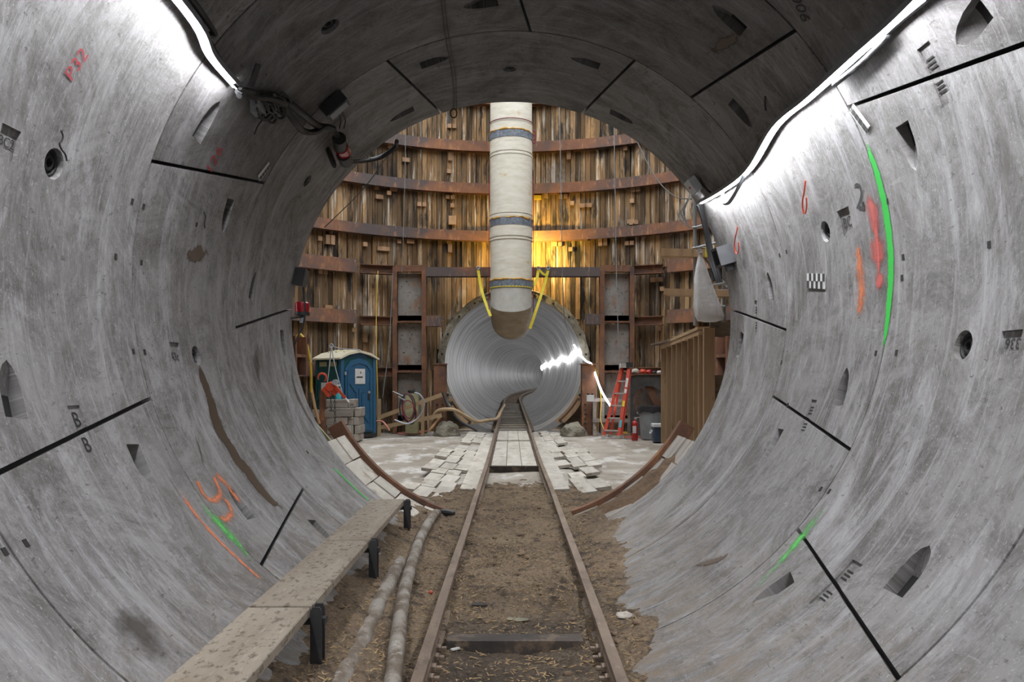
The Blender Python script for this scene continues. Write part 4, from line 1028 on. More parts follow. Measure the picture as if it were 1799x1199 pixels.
o = MB().sphere((p.x, p.y, dirt_h(p.x, p.y) + .012), (.07, .05, .025), 7).obj('plastic_bag', 'rag', None, True); o.data.vertices.foreach_set('co', [c for v in o.data.vertices for c in (Vector((p.x, p.y, dirt_h(p.x, p.y))) + (v.co - Vector((p.x, p.y, dirt_h(p.x, p.y)))) * (.75 + .5 * noise.noise(v.co * 45)))]); tag(o, 'crumpled dirty plastic bag on the dirt right of the track', 'bag')
# chips of wood trodden into the dirt: nobody could count them
cr = random.Random(5); mb = MB()
for i in range(9000):
    y_ = 2.2 + 9 * cr.random() ** 1.5; hw = .72 if y_ < 7.3 else 1.3; x = cr.uniform(-hw - .2, hw)
    z = dirt_h(x, y_) + .003; L = cr.uniform(.006, .022); w = cr.uniform(.002, .005)
    mb.cur = 1 if cr.random() < .3 else 0
    R3 = Matrix.Rotation(cr.uniform(0, PI), 3, 'Z') @ Matrix.Rotation(cr.uniform(-.4, .4), 3, 'Y')
    vs = [R3 @ Vector(q) + Vector((x, y_, z)) for q in ((-L, -w, 0), (L, -w * .6, 0), (L, w * .6, 0), (-L, w, 0), (0, 0, .004))]
    mb.add(vs, [(0, 1, 4), (1, 2, 4), (2, 3, 4), (3, 0, 4)])
o = mb.obj('wood_chips', ['chip', 'chip_dark']); tag(o, 'loose wood chips strewn over the dirt along the track', 'wood chips', kind='stuff')
cl = MB()
for i in range(160):                     # clods and crumbs, too many and too small to tell apart
    y_ = cr.uniform(2.6, 9); x = cr.choice([cr.uniform(.55, .75), cr.uniform(-.95, -.55), cr.uniform(-.38, .42)]); s_ = cr.uniform(.008, .03)
    mb = MB(); mb.sphere((0, 0, 0), (s_, s_ * cr.uniform(.6, 1), s_ * .6), 4)
    cl.add([Vector(q) * (1 + .35 * noise.noise(Vector(q) * 60 + Vector((i, 0, 0)))) + Vector((x, y_, dirt_h(x, y_) + s_ * .2)) for q in mb.v], mb.f)
o = cl.obj('loose_earth', 'clod', None, True, 60); tag(o, 'loose crumbs of earth lying on the tunnel dirt', 'earth', kind='stuff')

# cradle just outside the mouth: curved steel rib and boards following the tunnel circle
def cradle(a0, a1, side, mat, yrib=8.0):
    nb = 5
    for k in range(nb):
        b0 = a0 + (a1 - a0) * k / nb; b1 = a0 + (a1 - a0) * (k + 1) / nb; m_ = (b0 + b1) / 2
        th = rad(m_); c = W(th, (MOUTH + yrib) / 2, R + .035); w = R * rad(abs(b1 - b0)) * .96
        x = Vector((-math.sin(th), 0, math.cos(th))); n_ = Vector((-math.cos(th), 0, -math.sin(th)))
        for h in range(2):
            o = MB().box((0, 0, 0), (w, (yrib - MOUTH) / 2 - .012, .05)).obj('cradle_board', mat)
            cc = c + Vector((0, (h - .5) * (yrib - MOUTH) / 2, 0)) + n_ * (.012 * ((k + h) % 2))
            o.matrix_basis = Matrix.Translation(cc) @ Matrix((x, Vector((0, 1, 0)), n_)).transposed().to_4x4()
            tag(o, 'cradle board just outside the mouth on the %s, %s row, %s from the top' % (side, ['near', 'far'][h], ORD[k]), 'board', 'cradle boards on the ' + side)
    n = 18; mb = MB(); vs = []
    for i in range(n + 1):
        th = rad(a0 - (4 if a1 > a0 else -4) + (a1 - a0 + (4 if a1 > a0 else -4)) * i / n)
        for r_, y_ in ((R - .04, yrib), (R + .12, yrib), (R + .12, yrib + .1), (R + .1, yrib + .1), (R + .1, yrib + .015), (R - .02, yrib + .015), (R - .02, yrib + .1), (R - .04, yrib + .1)): vs.append(W(th, y_, r_))
    m_ = 8; mb.add(vs, [(i * m_ + j, i * m_ + (j + 1) % m_, (i + 1) * m_ + (j + 1) % m_, (i + 1) * m_ + j) for i in range(n) for j in range(m_)] + [tuple(range(m_)), tuple(n * m_ + q for q in range(m_))])
    o = mb.obj('steel_rib', 'rust', None, True, 30); tag(o, 'curved rusty channel rib on the floor just outside the tunnel mouth on the ' + side, 'steel rib')
cradle(213, 252, 'left', 'white_plank'); cradle(327, 288, 'right', 'grey_timber')
# sawdust heap at the right cradle
mb = MB(); n = 30; vs = []
for j in range(n + 1):
    for i in range(n + 1):
        u, v = i / n, j / n; th = rad(324 - 36 * u); y_ = MOUTH - .15 + 1.0 * v
        b = math.sin(PI * min(max(v, 0), 1)) * .06 + .03 * noise.noise(Vector((u * 7, v * 5, 0))) - .035 - .08 * abs(2 * u - 1) ** 4
        vs.append(W(th, y_, R + .0 - b))
mb.add(vs, [(j * (n + 1) + i, j * (n + 1) + i + 1, (j + 1) * (n + 1) + i + 1, (j + 1) * (n + 1) + i) for j in range(n) for i in range(n)])
o = mb.obj('sawdust', 'dust' if 'dust' in M else 'chip', None, True, 180); tag(o, 'brown sawdust drifted over the right cradle boards', 'sawdust', kind='stuff')
# ------------------------------------------------------------------ portable toilet
def rounded_rect(w, h, r, n=3):
    out = []
    for cx, cy, a0 in ((w / 2 - r, h / 2 - r, 0), (-w / 2 + r, h / 2 - r, 90), (-w / 2 + r, -h / 2 + r, 180), (w / 2 - r, -h / 2 + r, 270)):
        for i in range(n + 1): a = rad(a0 + 90 * i / n); out.append((cx + r * math.cos(a), cy + r * math.sin(a)))
    return out
wc = empty('portable_toilet', (-4.43, 20.75, 0), rad(-42 + 90), label='teal and blue portable toilet with a cream roof in the shaft', cat='toilet')
# local frame: door on -x... faces: door side looks along +x', window side along -y' after the turn
S = 1.12; H = 2.08
MB().box((0, 0, .05), (S + .06, S + .06, .1)).obj('skid_base', 'black', wc)
def face_frame(side):
    """local matrix of a face: x across, y up, z out of the face"""
    if side == 'door': return Matrix.Translation((0, -S / 2, .1)) @ Matrix.Rotation(rad(90), 4, 'X')
    return Matrix.Translation((-S / 2, 0, .1)) @ Matrix.Rotation(rad(-90), 4, 'Z') @ Matrix.Rotation(rad(90), 4, 'X')
MB().box((0, 0, 1.1), (S - .02, S - .02, 2.0)).obj('cabin', 'teal', wc)
for sx in (-1, 1):
    for sy in (-1, 1):
        MB().box((sx * (S / 2 - .04), sy * (S / 2 - .04), 1.1), (.1, .1, 2.0)).obj('corner_post', 'blue' if sy < 0 else 'teal', wc)
Fd = face_frame('door')
door = MB().prism([(-.44, .05), (.44, .05), (.44, 1.72), (.28, 1.92), (0, 2.0), (-.28, 1.92), (-.44, 1.72)], .025, Fd).obj('door', 'blue', wc)
mb = MB()
outl = [(-.36, .12), (.36, .12), (.36, 1.66), (.24, 1.82), (0, 1.88), (-.24, 1.82), (-.36, 1.66)]
for a, b in zip(outl, outl[1:] + outl[:1]): mb.beam(Fd @ Vector((a[0], a[1], .03)), Fd @ Vector((b[0], b[1], .03)), .03, .03, Fd.to_3x3() @ Vector((0, 0, 1)))
mb.obj('door_moulding', 'blue', door, world=False)
mb = MB()
for x in (-.09, .0, .09): mb.box(Fd @ Vector((x, .8, .03)), (.03, .03, .8 if x == 0 else .6))
for sx in (-1, 1):
    mb.beam(Fd @ Vector((sx * .3, 1.35, .03)), Fd @ Vector((sx * .12, 1.1, .03)), .03, .03, Fd.to_3x3() @ Vector((0, 0, 1)))
    mb.beam(Fd @ Vector((sx * .3, .3, .03)), Fd @ Vector((sx * .12, .52, .03)), .03, .03, Fd.to_3x3() @ Vector((0, 0, 1)))
mb.obj('door_ribs', 'blue', door)
sg_ = MB().box(Fd @ Vector((.02, 1.52, .035)), (.32, .012, .4)).obj('sign', 'white', wc)
MB().box(Fd @ Vector((.0, 1.5, .043)), (.2, .006, .035)).obj('sign_print', 'ink', sg_); MB().box(Fd @ Vector((.04, 1.62, .043)), (.025, .006, .05)).obj('sign_print', 'ink', sg_)
MB().box(Fd @ Vector((.31, .98, .04)), (.06, .02, .16)).obj('latch', 'black', door)
MB().box(Fd @ Vector((.31, 1.1, .042)), (.05, .02, .06)).obj('lock_plate', 'alu', door)
for z in (.3, .95, 1.6): MB().box(Fd @ Vector((-.44, z, .03)), (.05, .02, .08)).obj('hinge', 'alu', door)
Fw = face_frame('win')
def panel(F, x, y_, w, h, d, nm, mat, par):
    q = F @ Vector((x, y_, d / 2)); R3 = F.to_3x3(); return MB().box(q, (w, h, d), R3).obj(nm, mat, par)
panel(Fw, 0, 1.28, .86, .75, .02, 'side_panel', 'teal', wc); panel(Fw, 0, .45, .86, .75, .02, 'side_panel', 'teal', wc)
sp_ = panel(Fw, .02, 1.22, .6, .27, .03, 'side_sign', 'white', wc)
for q in range(3): panel(Fw, -.12 + .1 * q, 1.16 + .05 * q, .3, .012, .034, 'sign_print', 'ink', sp_)
mb = MB(); mb.beam(Fw @ Vector((-.05, 1.17, .036)), Fw @ Vector((.1, 1.27, .036)), .01, .03); mb.obj('sign_print', 'ink', sp_)
panel(Fw, 0, .92, .9, .05, .06, 'side_ledge', 'teal', wc)
for q in (-.22, .22): panel(Fw, q, 1.84, .32, .12, .015, 'vent_grille', 'tarp_green', wc)
# roof: gabled with overhang, ridge running from side to side over the door
mb = MB(); e = S / 2 + .07; prof_r = [(-e, H - .02), (-e, H + .02), (-e * .55, H + .16), (0, H + .23), (e * .55, H + .16), (e, H + .02), (e, H - .02), (e * .55, H + .1), (0, H + .17), (-e * .55, H + .1)]
M4 = Matrix.Translation((0, e, 0)) @ Matrix.Rotation(rad(90), 4, 'X'); mb.prism(prof_r, 2 * e, M4); mb.obj('roof', 'roof', wc)
mb = MB()
for q in (-.35, 0, .35): mb.beam((-e * .5, q, H + .185), (0, q, H + .245), .06, .03); mb.beam((e * .5, q, H + .185), (0, q, H + .245), .06, .03)
mb.obj('roof_ribs', 'roof', wc)
MB().prism([(-S / 2 + .02, 2.0), (S / 2 - .02, 2.0), (S / 2 - .02, H), (0, H + .17), (-S / 2 + .02, H)], S - .06, Matrix.Translation((0, S / 2 - .03, 0)) @ Matrix.Rotation(rad(90), 4, 'X')).obj('gable', 'blue', wc)
mb = MB(); mb.torus((.3, -.2, H + .2), .05, .012, Matrix.Rotation(rad(90), 3, 'X'), 12, 6); mb.obj('lifting_eye', 'alu', wc, True)

# lifting sling over the roof edge
top = P(582, 608, 19.62); 
o_ = empty('lifting_sling', top, label='grey two-leg lifting sling draped over the toilet roof', cat='sling')
MB().torus(top, .05, .014, Matrix.Rotation(rad(90), 3, 'X'), 12, 6).obj('ring', 'steel_grey', o_, True, world=True)
for pts in ([top, P(578, 650, 19.55), P(574, 680, 19.5)], [top, P(590, 650, 19.55), P(606, 706, 19.45)], [top, P(600, 613, 19.9), P(632, 615, 20.3)]):
    MB().tube(smooth_path(pts, 3), .014, 6).obj('leg', 'steel_grey', o_, True, world=True)

# ------------------------------------------------------------------ timber cribbing with chain hoist
def crib(px0, px1, py0, py1, y_, depth, label, rz=0.):
    a, b = P(px0, py0, y_), P(px1, py1, y_); w = b.x - a.x; h = a.z - b.z
    o = MB().box((0, 0, 0), (w, depth, h - .006)).obj('crib_timber', 'grey_timber'); o.location = ((a.x + b.x) / 2, y_ + depth / 2, (a.z + b.z) / 2); o.rotation_euler = (0, 0, rz)
    md = o.modifiers.new('b', 'BEVEL'); md.width = .012; md.segments = 1
    tag(o, label, 'timber', 'timbers of the crib stack'); return o
yq = 19.25
levels = [(702, 717), (717, 733), (733, 748), (748, 763), (763, 776)]
names_ = ['top', 'second', 'middle', 'fourth', 'bottom']
for i, (t_, b_) in enumerate(levels):
    if i % 2 == 0: crib(571, 610, t_, b_, yq - .1, .19, 'grey squared timber lying crosswise in the crib stack, %s course' % names_[i])
    else: crib(574, 616, t_, b_, yq - .12, .2, 'dark squared timber lying crosswise in the crib stack, %s course' % names_[i])
    crib(611, 620, t_, b_, yq - .02, .7, 'squared timber end-on in the crib stack beside the crosswise one, %s course' % names_[i])
    if i > 0: crib(621 + (i % 2) * 2, 630 + (i % 2) * 2, t_, b_, yq + .04, .7, 'squared timber end-on at the right edge of the crib stack, %s course' % names_[i])
crib(548, 587, 720, 734, yq - .55, .1, 'loose pale board nailed across the front of the crib post')
o = MB().lathe([(.085, 0), (.085, 1.28)], P(567, 776, 18.75).to_tuple(), 14).obj('steel_post', 'rust', None, True, 40); o.data.transform(Matrix.Translation((0, 0, -o.data.vertices[0].co.z))); tag(o, 'dark round steel post in front of the crib stack', 'post')
# hoist
hy = 18.62; hoist = empty('lever_hoist', P(575, 690, hy), label='orange-red lever chain hoist resting on the crib post', cat='hoist')
def hp_(px, py, dy=0.): return P(px, py, hy + dy)
mb = MB(); cc = hp_(566, 664); pts = [cc + Vector((.1 * math.cos(rad(a)), 0, .1 * math.sin(rad(a)))) for a in range(-60, 215, 18)]; mb.tube(pts, [.014 + .014 * math.sin(PI * i / (len(pts) - 1)) for i in range(len(pts))], 8); mb.obj('top_hook', 'orange', hoist, True, world=True)
ax = (hp_(612, 706) - hp_(572, 668)).normalized(); upv = Vector((0, 1, 0)); side = ax.cross(upv)
R3h = Matrix((ax, upv, side)).transposed()
MB().box(hp_(585, 683), (.3, .16, .19), R3h).obj('body', 'orange', hoist, world=True)
MB().lathe([(.1, -.11), (.115, -.09), (.115, .09), (.1, .11)], hp_(581, 680, -.02), 18, Matrix.Rotation(rad(90), 4, 'X')).obj('gear_cover', 'orange', hoist, True, 40, world=True)
MB().lathe([(.07, -.05), (.07, .05)], hp_(589, 672, -.12), 14, Matrix.Rotation(rad(90), 4, 'X')).obj('hand_wheel', 'steel_grey', hoist, True, 40, world=True)
MB().beam(hp_(589, 680, -.1), hp_(607, 700, -.1), .05, .06).obj('lever', 'orange', hoist, world=True)
MB().tube([hp_(606, 699, -.1), hp_(613, 707, -.1)], .022, 8).obj('grip', 'lid', hoist, True, world=True)
MB().beam(hp_(568, 682, -.06), hp_(580, 697, -.06), .1, .1).obj('lower_block', 'orange', hoist, world=True)
def chain(px, py0, py1, par):
    a, b = hp_(px, py0, -.13), hp_(px + 1, py1, -.13); n = max(3, int((a.z - b.z) / .075))
    for i in range(n):
        c = a.lerp(b, (i + .5) / n); R3 = Matrix.Rotation(rad(90) if i % 2 else 0, 3, 'Z') @ Matrix.Rotation(rad(90), 3, 'X')
        MB().torus(c, .03, .009, R3, 10, 5, .75, 1.5).obj('chain_link', 'black', par, True, world=True)
chain(581, 696, 722, hoist); chain(588, 696, 768, hoist)
# tools beside the post, spray bottle, beam piece
o = MB().tube([P(561, 745, 18.5), P(553, 715, 18.5), P(546, 676, 18.55)], [.034, .036, .03], 10).obj('tool_handle', 'handle', None, True); tag(o, 'wooden tool handle leaning by the round steel post', 'tool')
sb = empty('spray_bottle', P(594, 702, 19.25), label='clear spray bottle of blue liquid on the crib stack', cat='bottle')
b0 = P(594, 702, 19.25); MB().lathe([(.075, 0), (.08, .02), (.08, .2), (.05, .27), (.025, .29), (.025, .33)], b0, 14).obj('bottle', 'cyan', sb, True, 40, world=True)
MB().box(b0 + Vector((0, 0, .35)), (.12, .05, .05)).obj('trigger_head', 'white', sb, world=True)
mb = MB(); q_ = [P(553, 742, 9.4), P(603, 800, 9.4), P(560, 815, 9.4)]; mb.add(q_ + [v_ + Vector((0, .05, 0)) for v_ in q_], [(0, 1, 2), (5, 4, 3), (0, 3, 4, 1), (1, 4, 5, 2), (2, 5, 3, 0)]); o = mb.obj('green_panel', 'tarp_green')
tag(o, 'weathered yellow-green panel leaning outside the left edge of the tunnel mouth', 'panel')

# ------------------------------------------------------------------ timber barricade and clutter left of the bore
bar = empty('barricade', P(720, 758, 21.2), label='low wooden rail barricade left of the bore', cat='barricade')
yb = 21.0
for a, b in (((666, 734), (776, 694)), ((666, 752), (776, 730))):
    MB().beam(P(*a, yb + .25), P(*b, yb - .1), .04, .11).obj('rail', 'pine', bar, world=True)
for px, t_ in ((665, 698), (742, 705)):
    a = P(px, 700, yb + .1); MB().box((a.x, yb + .2, .5), (.09, .09, 1.0)).obj('post', 'pine', bar, world=True)
hr = empty('hose_rack', P(722, 750, 20.9), label='tangle of dark hoses and a grey cable hung on a stand behind the barricade', cat='hoses')
c0 = P(716, 716, 20.75)
for k, (rr_, sx, dz, m_) in enumerate(((.28, .75, 0, 'black'), (.25, .6, .04, 'maroon'), (.3, .55, -.05, 'black'), (.22, .8, -.1, 'maroon'))):
    MB().torus(c0 + Vector((.02 * k, -.03 * k, dz)), rr_, .017, Matrix.Rotation(rad(90), 3, 'X') @ Matrix.Rotation(.1 * k, 3, 'Z'), 24, 6, sx, 1.35).obj('hose_loop', m_, hr, True, world=True)
MB().tube(smooth_path([P(728, 690, 20.7), P(738, 694, 20.7), P(745, 706, 20.68), P(743, 722, 20.68), P(733, 736, 20.66), P(715, 745, 20.6), P(693, 738, 20.6)], 5), .02, 8).obj('grey_cable', 'steel_grey', hr, True, world=True)
MB().box((P(724, 700, 21.4).x, 21.45, .6), (.34, .3, 1.1)).obj('stand', 'tarp_green', hr, world=True)
MB().lathe([(.09, 0), (.11, .03), (.11, .08), (.06, .11)], (P(723, 680, 21.4).x, 21.45, 1.15), 14).obj('valve_cap', 'black', hr, True, world=True)
MB().tube([P(690, 688, 20.7), P(712, 698, 20.75)], .015, 6).obj('handle_bar', 'steel_grey', hr, True, world=True); MB().tube([P(699, 697, 20.6), P(713, 705, 20.7)], .02, 6).obj('handle_bar', 'steel_grey', hr, True, world=True)
def blob(c, s, mat, name, label, cat, seed, amp=.35, n=9):
    mb = MB(); mb.sphere((0, 0, 0), (1, 1, 1), n)
    mb.v = [tuple(Vector((q[0] * s[0], q[1] * s[1], max(q[2], -.55) * s[2])) * (1 + amp * noise.noise(Vector(q) * 2.2 + Vector((seed, 0, 0))))) for q in mb.v]
    o = mb.obj(name, mat, None, True, 60); o.location = c; tag(o, label, cat); return o
g = G(713, 757); blob(g + Vector((0, .1, .12)), (.3, .25, .24), 'rag', 'rag_pile', 'heap of dirty white rags on the floor by the barricade', 'rags', 3, .7, 12)
g = G(684, 760); o = MB().lathe([(.07, 0), (.09, .03), (.09, .26), (.06, .3)], (0, 0, 0), 12, Matrix.Rotation(rad(80), 4, 'Y')).obj('bucket', 'tarp_green', None, True, 40); o.location = g + Vector((-.1, 0, .09)); tag(o, 'small pale bucket lying on its side by the rags', 'bucket')
g = G(722, 764); mb = MB()
for k in range(3): mb.torus(g + Vector((-.05 + .12 * k, .02 * k, .03 + .03 * k)), .26 - .02 * k, .022, None, 24, 6, 1.2, .5)
o = mb.obj('coiled_hose', 'pink_hose', None, True); tag(o, 'coil of pink-red air hose lying on the floor by the rags', 'hose')
cable('air_hose', [P(662, 740, 20.5), P(672, 741, 20.4), P(680, 750, 20.3), P(684, 757, 20.2)], .022, 'pink_hose', 'pink-red hose end arching out beside the toilet', 'hose')
g = G(768, 757); mb = MB()
for k in range(5): a = k * 1.3; mb.tube(smooth_path([g + Vector((-.35 + .1 * k, 0, .02)), g + Vector((-.1, .1 * math.sin(a), .05)), g + Vector((.25 * math.cos(a), .1, .04))], 3), .018, 5)
o = mb.obj('yellow_rope', 'yellow_cable', None, True); tag(o, 'bit of yellow rope lying on the floor before the left pile', 'rope')
o = MB().tube([P(753, 758, 20.9), P(760, 750, 20.95), P(775, 731, 21.1)], [.02, .04, .035], 8).obj('shovel_handle', 'handle', None, True); tag(o, 'wooden shovel handle leaning against the left pile', 'tool')
cable('tan_hose', [P(758, 738, 21.2), P(770, 722, 21.1), P(795, 720, 21.0), P(812, 728, 21.2), P(836, 741, 21.6), P(855, 739, 22.3), P(872, 736, 23.2), P(880, 722, 25), P(886, 712, 29)], .05, 'tan_hose', 'tan hose curving from the left pile into the bore beside the track', 'hose', 'x' and 10, 6)
cable('steel_band', [P(778, 690, 21.2), P(788, 715, 21.1), P(808, 740, 21.0), P(838, 757, 20.9)], .035, 'black', 'dark curved rubber strip sweeping down left of the bore', 'strip', 8, 6)
def curved_board(r, a0, a1, y_, w, h, mat, label):
    mb = MB(); n = 14; vs = []
    for i in range(n + 1):
        a = rad(a0 + (a1 - a0) * i / n)
        for rr_, yy in ((r, y_), (r + h, y_), (r + h, y_ + w), (r, y_ + w)): vs.append((XB + rr_ * math.cos(a), yy, ZB + rr_ * math.sin(a)))
    mb.add(vs, [(i * 4 + j, i * 4 + (j + 1) % 4, i * 4 + 4 + (j + 1) % 4, i * 4 + 4 + j) for i in range(n) for j in range(4)] + [(0, 1, 2, 3), tuple(n * 4 + q for q in (3, 2, 1, 0))])
    o = mb.obj('curved_form_board', mat); tag(o, label, 'board'); return o
for k in range(3):
    curved_board(2.02 + .03 * k, 306 + 2 * k, 334 - 2 * k, 22.4 - .35 * k, .1, .1, 'stud' if k != 1 else 'rust', 'curved form board at the lower right of the bore mouth, ' + ['farthest of three', 'middle of three', 'nearest of three'][k])
    curved_board(2.02 + .03 * k, 208 + 3 * k, 236 - 2 * k, 22.4 - .35 * k, .1, .1, 'stud' if k != 1 else 'dark_plank', 'curved form board at the lower left of the bore mouth, ' + ['farthest of three', 'middle of three', 'nearest of three'][k])
blob((-1.75, 21.2, .08), (.35, .3, .3), 'mud_stone', 'concrete_lump', 'lump of spilt concrete at the foot of the left pile', 'concrete lump', 6)
blob((1.72, 21.3, .05), (.35, .35, .3), 'mud_stone', 'concrete_lump', 'lump of spilt concrete at the foot of the right pile', 'concrete lump', 8)
# barricade on the right
b2 = empty('barricade', (2.7, 21.1, 0), label='grey wooden rail barricade right of the bore behind the ladder', cat='barricade')
for z in (.98, .42): MB().box((2.72, 21.1, z), (1.0, .04, .1)).obj('rail', 'grey_timber', b2, world=True)
for x in (2.28, 2.5): MB().box((x, 21.16, .5), (.09, .08, 1.0)).obj('post', 'grey_timber', b2, world=True)
mb = MB(); c = P(1037, 700, 20.9); o = empty('ear_muffs', c, label='white gauge box with two dark knobs on the right barricade', cat='gauge'); MB().box(c, (.2, .12, .18)).obj('case', 'white', o, world=True)
for s_ in (-1, 1): MB().lathe([(.035, 0), (.035, .04)], c + Vector((s_ * .06, -.02, .09)), 10).obj('knob', 'black', o, True, world=True)
o.name = 'gauge_box'
cable('yellow_cable', [P(1042, 640, 21.4), P(1050, 665, 21.2), P(1056, 700, 21.0), P(1055, 735, 20.8), P(1062, 758, 20.5)], .012, 'yellow_cable', 'thin yellow cable hanging beside the right light string')

# ------------------------------------------------------------------ red step ladder
lad = empty('step_ladder', (2.62, 20.2, 0), label='red fibreglass step ladder folded and leaning at the right', cat='ladder')
fl0, fl1 = Vector((2.42, 20.35, .01)), Vector((2.78, 20.15, .01)); tp0, tp1 = Vector((2.98, 20.85, 1.86)), Vector((3.16, 20.75, 1.86))
for nm, a, b in (('rail', fl0, tp0), ('rail', fl1, tp1)): MB().beam(a, b, .085, .035, (0, 1, 0)).obj(nm, 'ladder', lad, world=True)
bk0, bk1 = Vector((2.62, 20.55, .01)), Vector((2.9, 20.42, .01))
for a, b in ((bk0, tp0 + Vector((.04, .08, -.05))), (bk1, tp1 + Vector((.06, .08, -.05)))): MB().beam(a, b, .06, .03, (0, 1, 0)).obj('rear_rail', 'ladder', lad, world=True)
for k in range(5):
    t_ = .1 + .175 * k; MB().beam(fl0.lerp(tp0, t_), fl1.lerp(tp1, t_), .09, .035).obj('step', 'alu', lad, world=True)
MB().box((tp0 + tp1) / 2 + Vector((.03, .02, .05)), (.34, .2, .12)).obj('top_cap', 'alu', lad, world=True)
MB().box((tp0 + tp1) / 2 + Vector((.1, -.06, .07)), (.18, .1, .13)).obj('tool_tray', 'black', lad, world=True)
for t_, m_, h in ((.78, 'white', .26), (.66, 'white', .12), (.48, 'yellow', .16), (.2, 'cyan', .2)):
    a = fl1.lerp(tp1, t_) + Vector((0, -.022, 0)); d = (tp1 - fl1).normalized(); MB().beam(a - d * h / 2, a + d * h / 2, .06, .006, (0, 1, 0)).obj('sticker', m_, lad, world=True)
for a in (fl0, fl1, bk0, bk1): MB().box(a + Vector((0, 0, .03)), (.1, .07, .07)).obj('foot', 'alu', lad, world=True)

# ------------------------------------------------------------------ steel panel with round hole, bin, extinguisher, cooler
YP = 21.0
sp0 = empty('steel_screen', (3.7, YP, 0), label='dark steel plate with a big round hole behind the rubbish bin', cat='steel plate')
x0, x1, z1 = 3.24, 4.14, 1.66; cx, cz, rh = 3.72, .95, .41; k = 40; ring = []; outer = []
for d in (0, .05):
    for i in range(k):
        a = 2 * PI * i / k; ca, sa = math.cos(a), math.sin(a); ring.append((cx + rh * ca, YP + d, cz + rh * sa))
        t_ = min(((x1 - cx) / ca if ca > 0 else (x0 - cx) / ca) if abs(ca) > 1e-6 else 9, ((z1 - cz) / sa if sa > 0 else (0.02 - cz) / sa) if abs(sa) > 1e-6 else 9)
        outer.append((cx + t_ * ca, YP + d, cz + t_ * sa))
vs = ring + outer; fs = []
for i in range(k):
    j = (i + 1) % k; fs += [(i, j, 2 * k + j, 2 * k + i), (k + j, k + i, 3 * k + i, 3 * k + j), (j, i, k + i, k + j), (2 * k + i, 2 * k + j, 3 * k + j, 3 * k + i)]
mb = MB(); mb.add(vs, fs); mb.obj('plate', 'dark_steel' if 'dark_steel' in M else 'black', sp0, world=True)
MB().box(((x0 + x1) / 2, YP + .2, z1 + .02), (x1 - x0 + .1, .5, .03)).obj('top_shelf', 'rust', sp0, world=True)
MB().box((x1 + .02, YP - .1, .82), (.05, .3, 1.64)).obj('edge_angle', 'rust', sp0, world=True)
MB().beam((3.72, YP + .1, 1.4), (4.05, YP + .1, .75), .05, .2, (1, 0, .5)).obj('brace', 'rust', sp0, world=True)
MB().box((3.7, YP + .45, .8), (.95, .04, 1.6)).obj('back_sheet', 'steel_plate', sp0, world=True)
for i, (dx, m_, s_) in enumerate(((.15, 'rag', .1), (.35, 'orange', .09), (.5, 'red', .08), (.66, 'black', .06), (.8, 'white', .06))):
    blob((x0 + dx, YP + .12, z1 + .035 + s_ * .5), (s_ * 1.2, s_, s_ * .9), m_, 'small_tool', ['dusty rag', 'orange tool', 'red tool', 'black fitting', 'white fitting'][i] + ' lying on the shelf over the round hole', 'tool', 20 + i, .4, 6)
bin_ = empty('rubbish_bin', (3.62, 19.9, 0), label='large grey plastic rubbish bin with a black liner', cat='bin')
bc = (3.64, 19.9, 0); MB().lathe([(.27, .0), (.3, .02), (.36, .74), (.39, .76), (.39, .82), (.37, .82)], bc, 28).obj('body', 'can', bin_, True, 40, world=True)
mb = MB(); n = 40; vs = []
for j, (r_, z_) in enumerate(((.35, .84), (.4, .855), (.41, .8), (.4, .7))):
    for i in range(n): a = 2 * PI * i / n; w_ = .025 * noise.noise(Vector((math.cos(a) * 4, math.sin(a) * 4, j))); vs.append((bc[0] + (r_ + w_) * math.cos(a), bc[1] + (r_ + w_) * math.sin(a), z_ + (.05 * noise.noise(Vector((math.cos(a) * 3, math.sin(a) * 3, j + 9))) if j == 3 else 0)))
mb.add(vs, [(j * n + i, j * n + (i + 1) % n, (j + 1) * n + (i + 1) % n, (j + 1) * n + i) for j in range(3) for i in range(n)] + [tuple(range(n))]); mb.obj('liner', 'liner', bin_, True, 60, world=True)
for s_ in (-1, 1): MB().box((bc[0] + s_ * .37, bc[1], .68), (.06, .16, .05)).obj('handle', 'can', bin_, world=True)
ex = empty('fire_extinguisher', (3.12, 19.55, 0), label='red fire extinguisher standing before the rubbish bin', cat='fire extinguisher')
e0 = (3.12, 19.55, 0); MB().lathe([(.075, 0), (.082, .015), (.082, .42), (.065, .47), (.03, .5), (.03, .53)], e0, 18).obj('cylinder', 'red', ex, True, 40, world=True)
mb = MB(); mb.box((3.14, 19.55, .55), (.06, .04, .05)); mb.box((3.18, 19.55, .58), (.14, .03, .018)); mb.obj('valve', 'alu', ex, world=True)
MB().tube(smooth_path([(3.1, 19.53, .55), (3.03, 19.5, .5), (3.03, 19.5, .35), (3.035, 19.5, .2)], 4), .013, 6).obj('hose', 'black', ex, True, world=True)
MB().box((3.1, 19.463, .28), (.09, .008, .18)).obj('label_plate', 'white', ex, world=True)
co = empty('cool_box', (3.8, 19.1, 0), rad(-4), label='dark blue cool box with a white lid', cat='cool box')
mb = MB(); mb.prism(rounded_rect(.62, .4, .04), .36, Matrix.Translation((0, 0, .02))); mb.obj('body', 'cooler', co)
mb = MB(); mb.prism(rounded_rect(.66, .44, .05), .07, Matrix.Translation((0, 0, .38))); mb.obj('lid', 'lid', co)
MB().tube(smooth_path([(-.33, -.12, .3), (-.36, -.12, .22), (-.36, .12, .22), (-.33, .12, .3)], 3), .014, 6).obj('handle', 'lid', co, True)
